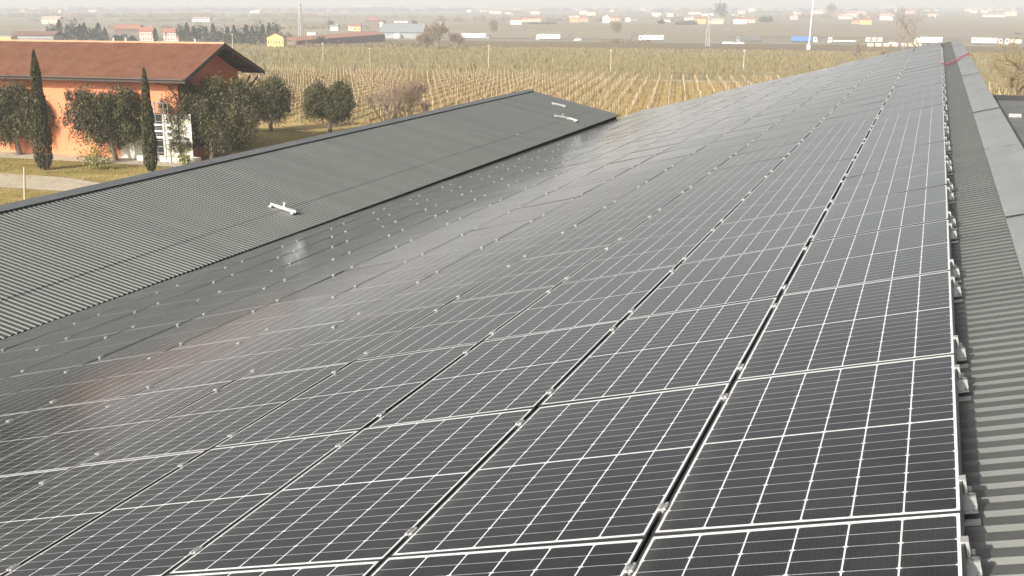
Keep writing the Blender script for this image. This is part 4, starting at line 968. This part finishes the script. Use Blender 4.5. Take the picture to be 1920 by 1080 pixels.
p = at(763, 71); s = mpp(p); t = thing("tent", "pale pointed tent between the tank and the blue container", "tent", p); q = MB(); a = 7*s; h = 10*s
for i in range(4): c0 = [(-a,-a),(a,-a),(a,a),(-a,a)][i]; c1 = [(a,-a),(a,a),(-a,a),(-a,-a)][i]; q.quad((c0[0],c0[1],0), (c1[0],c1[1],0), (c1[0],c1[1],h*0.3), (c0[0],c0[1],h*0.3)); q.tri((c0[0],c0[1],h*0.3), (c1[0],c1[1],h*0.3), (0,0,h))
q.build("canvas", HW_['cream'], t)
for i, (px, lb) in enumerate(((739, "white car parked left behind the grey hall"), (748, "white van parked in the middle behind the grey hall"), (757, "white car parked right behind the grey hall"))):
    p = at(px, 43); t = thing("parked_car", lb, "car", p, 0, "white cars behind the hall"); s = mpp(p); q = MB(); q.hexa([(0,0,0.3),(8*s,0,0.3),(8*s,2,0.3),(0,2,0.3),(0.2,0.1,2.6),(8*s-0.6,0.1,2.6),(8*s-0.6,1.9,2.6),(0.2,1.9,2.6)]); o = q.build("body", WC, t)
    q = MB(); q.box(1, 6*s, -0.01, 0.02, 1.5, 2.1); q.build("window", GLASS, o)

# ------------------------------------------------------------------ tree belts
def blob_tree(name, px, yb, yt, wpx, label, m, seed, n=420, kind='round', group=None):
    p = at(px, yb); s = mpp(p); h = (yb - yt) * s; wd = wpx * s / 2; t = thing(name, label, "tree", p, 0, group); r = random.Random(seed); pts = []
    if kind == 'conifer':
        for _ in range(n):
            u = r.random(); rad = wd * (1 - u) ** 0.6 * min(1, 0.5 + u * 4); a_ = r.uniform(0, 6.28); q_ = r.random() ** 0.4; pts.append((math.cos(a_)*rad*q_, math.sin(a_)*rad*q_, h*0.08 + u*h*0.92))
    else: pts = crown_pts([(0,0,h*0.58,wd,wd,h*0.42), (wd*0.4,0,h*0.45,wd*0.7,wd*0.7,h*0.3), (-wd*0.4,0,h*0.5,wd*0.7,wd*0.7,h*0.32)], n, r)
    sz = max(0.35, wd * 0.2); cards("crown", pts, m, t, sz, sz*1.7, 0.5, seed)
    q = MB(); q.tube((0,0,-0.3), (0,0,h*0.5), max(0.15, wd*0.08), 0.08, 5); q.build("trunk", BARK, t); return t
pines = [(100,76,44,20),(113,78,38,22),(128,78,46,18),(140,79,41,22),(152,79,46,18),(160,79,44,20),(175,79,52,18),(186,79,44,22),(198,79,52,16),(226,80,66,24),(248,80,68,24),(292,78,55,14),
         (340,80,46,18),(352,80,44,20),(364,80,50,16),(375,80,47,22),(388,82,50,16),(401,82,45,20),(414,84,55,18),(428,84,50,18),(440,84,48,20),(452,85,52,18),(463,84,47,20),(474,85,50,18),(485,84,43,18),(494,84,46,18),(506,84,44,18),(519,84,42,18)]
for i, (px, yb, yt, wp) in enumerate(pines):
    side = "left group above the red roof" if px < 210 else ("low middle group before the pink houses" if px < 300 else "belt left of the yellow cottage")
    k = sum(1 for q_ in pines[:i] if (q_[0] < 210) == (px < 210) and (q_[0] < 300) == (px < 300))
    blob_tree("pine_tree", px, yb, yt, wp, f"dark pine in the {side}, {ORD[k]} from its left", PINE, 100 + i, 520, 'conifer' if i % 3 else 'round', "dark pines in the tree belt")
bare_tree("bare_tree", 313, 79, "dark vase-shaped bare tree in front of the pink house", 8.5, 0.42, 1, 4, 41, None, m=BARK)
for i, (px, yb, yt, wp, m_, lb) in enumerate(((925,62,36,16,TWIG,"faint bare tree above and right of the first lorry"), (1155,62,40,18,TWIG,"faint bare tree above the third lorry"), (1435,42,32,22,PINE,"dark round copse left of the pinkish lone house"), (1352,33,6,20,PINE,"dark tall tree group on the village skyline"), (1558,27,7,14,PINE,"dark tree behind the reddish apartment block"),
        (1240,46,38,12,PINE,"small dark tree at the left end of the village hedge"), (620,52,38,12,PINE,"dark tree behind the small white house"), (777,50,38,10,PINE,"dark tree at the right end of the grey hall"), (718,46,38,10,PINE,"dark tree beside the small cream gable"), (541,78,60,12,BUSH,"low dark bush right of the yellow cottage"), (600,84,70,20,PINE,"dark bush at the near end of the red barn"))):
    t = blob_tree("bare_tree" if m_ is TWIG else "tree", px, yb, yt, wp, lb, m_, 200 + i, 700)
for i, (px, yb, h_, n_, lb) in enumerate(((820,90,13.5,7,"tall bare purple-brown tree left of the first white lorry"), (798,92,9,5,"lower bare tree at the left foot of the tall one"), (852,92,8,4,"small bare tree right of the tall one near the lorry"))):
    bare_tree("bare_tree", px, yb, lb, h_, 0.36, n_, 4, 70 + i, None, m=mat("mauve_bark", (0.20,0.16,0.13), (0.26,0.21,0.17), rough=0.9), th0=0.32, tl=3.2)
# bare trees near the ridge end, behind the solar roof
for i, (px, yb, h_, sp, lb) in enumerate(((1618,140,10.0,0.36,"small bare tree behind the roof edge below the crate lorry"), (1690,128,22,0.46,"big bare tree in front of the right village"), (1645,138,9.0,0.4,"low leaning bare tree left of the big one"), (1740,112,23,0.44,"tall bare tree at the tip of the solar roof"))):
    p = at(px, yb); bare_tree("bare_tree", px, yb, lb, h_, sp, 1, 5, 50 + i, "bare trees behind the roof", base=p, th0=0.34, m=mat("mauve_bark", (0.20,0.16,0.13), (0.26,0.21,0.17), rough=0.9), twig=False)
for i, (px, yb, h_, lb) in enumerate(((1900,184,9.0,"bare tree with sprawling branches at the right edge beyond the annex"), (1955,196,12.0,"bare tree partly cut off by the right picture edge"))):
    bare_tree("bare_tree", px, yb, lb, h_ * 1.25, 0.6, 5, 5, 60 + i, "bare trees beyond the annex", th0=0.3, m=mat("olive_bark", (0.16,0.12,0.06), (0.24,0.18,0.09), rough=0.9), twig=False)

# distant masses: hedges and woods fading into the haze
def woods(name, label, x0, x1, yb, wpx, hm_, n, m, seed, ll):
    r = random.Random(seed); pts = []
    cl = []
    for _ in range(max(6, int((x1 - x0) / wpx))):
        px = r.uniform(x0, x1); p = at(px, yb + r.uniform(-0.7, 0.7)); cl.append((p, r.uniform(0.5, 1.0) * hm_, r.uniform(0.6, 1.4) * hm_ * 0.8))
    for _ in range(n):
        p, h, wd = r.choice(cl); pts.append((p.x + r.gauss(0, wd*0.6), p.y + r.gauss(0, wd*0.6), gz(p.y) + abs(r.gauss(0, h*0.5))))
    o = cards(name, pts, m, None, ll*0.6, ll, 0.4, seed); tag(o, label, "trees", kind='stuff')
woods("distant_woods", "hazy belt of trees beyond the pines on the left", 0, 620, 32, 6, 9, 16000, TWIG, 301, 2.4)
woods("distant_woods", "hazy darker woods band along the left skyline", -20, 900, 21, 4, 12, 26000, PINE, 302, 4.0)
woods("distant_woods", "pale grey tree band on the left horizon", -20, 1000, 12, 5, 14, 12000, PINE, 303, 6.5)
woods("distant_woods", "hazy trees behind the centre and right villages", 1000, 1920, 20, 8, 11, 9000, PINE, 304, 4.5)
woods("distant_woods", "faint tree band on the right horizon", 980, 1940, 13, 6, 13, 9000, PINE, 305, 7)
woods("village_hedge", "dark hedge left of the tall yellow village house", 1262, 1305, 46, 4, 4.5, 1200, PINE, 306, 1.6)
woods("field_hedge", "low brown hedge below the centre lorries", 1130, 1215, 80, 5, 2.2, 900, TWIG, 307, 1.1)
woods("field_hedge", "low dark bank right of the red-roofed hamlet", 985, 1045, 45, 4, 2.5, 900, PINE, 308, 1.5)
woods("village_trees", "bare trees among the right village houses", 1500, 1760, 34, 9, 7, 3500, TWIG, 309, 2.6)
woods("village_trees", "bare trees between hamlet and centre village", 780, 1300, 40, 14, 6, 3000, TWIG, 310, 2.2)
woods("roadside_scrub", "brown scrub along the near side of the motorway", 560, 860, 88, 6, 2.2, 2500, TWIG, 311, 0.9)
woods("village_trees", "bare trees around the red-roofed houses on the left", 200, 700, 55, 12, 6, 3500, TWIG, 312, 1.6)

# dozens of tiny houses where the towns dissolve into haze
rh = random.Random(77); protos = []
def tiny(wc, rc, w_, d_, h_):
    t = thing("distant_house", None, "house", (0, 0, 0), R(17)); q = MB(); q.box(-w_/2, w_/2, 0, d_, -0.5, h_); q.build("wall", HW_[wc], t)
    q = MB(); q.hexa([(-w_/2-.4,-.4,h_),(w_/2+.4,-.4,h_),(w_/2+.4,d_+.4,h_),(-w_/2-.4,d_+.4,h_),(-w_/2,d_/2-.1,h_*1.35),(w_/2,d_/2-.1,h_*1.35),(w_/2,d_/2+.1,h_*1.35),(-w_/2,d_/2+.1,h_*1.35)]); q.build("roof", HR[rc], t); return t
for a_ in (('white','pale',13,9,6), ('cream','red',15,10,6.5), ('white','red',20,10,5), ('pink','pale',12,9,7), ('grey','red',16,9,5)): protos.append(tiny(*a_))
for p_ in protos: reg(p_)
used = set()
spans = [(1180,1500,13,33), (1520,1760,12,34), (900,1180,12,30), (1780,1920,12,26), (560,900,10,24), (20,560,11,26)]
for i in range(125):
    x0, x1, y0_, y1_ = spans[i % 6]; px, py = rh.uniform(x0, x1), y0_ + (y1_ - y0_) * rh.random() ** 1.4; k = rh.randrange(5)
    o = protos[k] if k not in used else copy_tree(protos[k]); used.add(k)
    o.location = at(px, py); f_ = rh.uniform(0.7, 1.5); o.scale = (f_, f_, rh.uniform(0.8, 1.3)); o.rotation_euler = (0, 0, R(17) + rh.uniform(-0.6, 0.6))
    tag(o, "tiny pale house among the many in the hazy distance", "house", "tiny houses of the hazy distance")
woods("village_trees", "trees woven between the distant right-hand houses", 1180, 1760, 24, 9, 7, 5200, PINE, 321, 2.4)
woods("village_trees", "brownish trees in front of the centre village", 1000, 1500, 33, 10, 6, 3000, TWIG, 322, 1.9)
woods("village_trees", "thin tree lines across the fields left of the hamlet", 560, 960, 34, 12, 6, 3600, TWIG, 323, 1.9)
woods("village_trees", "mixed trees behind the pine belt", 60, 560, 40, 11, 7, 5000, TWIG, 324, 1.7)
woods("field_hedge", "low hedge line crossing the fields beyond the motorway", 860, 1500, 58, 5, 1.6, 1500, TWIG, 325, 0.9)
# tall trees just outside the left edge, mirrored in the lowest panels
for i, (az, ds, hh, wd_, lb) in enumerate(((49.0, 168, 21.0, 14, "tall dark tree seen only as a mirror image in the lower left panels"), (45.8, 182, 19.0, 13, "second dark tree mirrored further up the lower left panels"))):
    p = Vector((CW.x - math.sin(R(az)) * ds, CW.y + math.cos(R(az)) * ds, ZG)); t = thing("broadleaf_tree", lb, "tree", p); r = random.Random(400 + i)
    cards("crown", crown_pts([(0,0,hh*0.62,wd_*.5,wd_*.5,hh*0.36), (wd_*.25,0,hh*0.5,wd_*.4,wd_*.4,hh*0.3), (-wd_*.25,0,hh*0.45,wd_*.4,wd_*.4,hh*0.3)], 6000, r), PINE, t, 0.3, 0.6, 0.5, 400 + i)
    q = MB(); q.tube((0,0,-0.2), (0,0,hh*0.6), 0.4, 0.15, 8); q.build("trunk", BARK, t)

# ------------------------------------------------------------------ haze
hz = MB(); hz.box(-10500, 10500, -700, 10500, -25.5, 46)
hzm = bpy.data.materials.new("pale_haze"); hzm.use_nodes = True; nt = hzm.node_tree; nt.nodes.remove(nt.nodes['Principled BSDF'])
pv = nt.nodes.new('ShaderNodeVolumePrincipled'); pv.inputs['Color'].default_value = (0.965, 0.975, 0.985, 1); pv.inputs['Density'].default_value = 0.00043; pv.inputs['Anisotropy'].default_value = 0.0
nt.links.new(pv.outputs[0], nt.nodes['Material Output'].inputs['Volume'])
tag(hz.build("haze", hzm), "pale haze over the plain", "haze", kind='stuff')
bpy.context.view_layer.update()
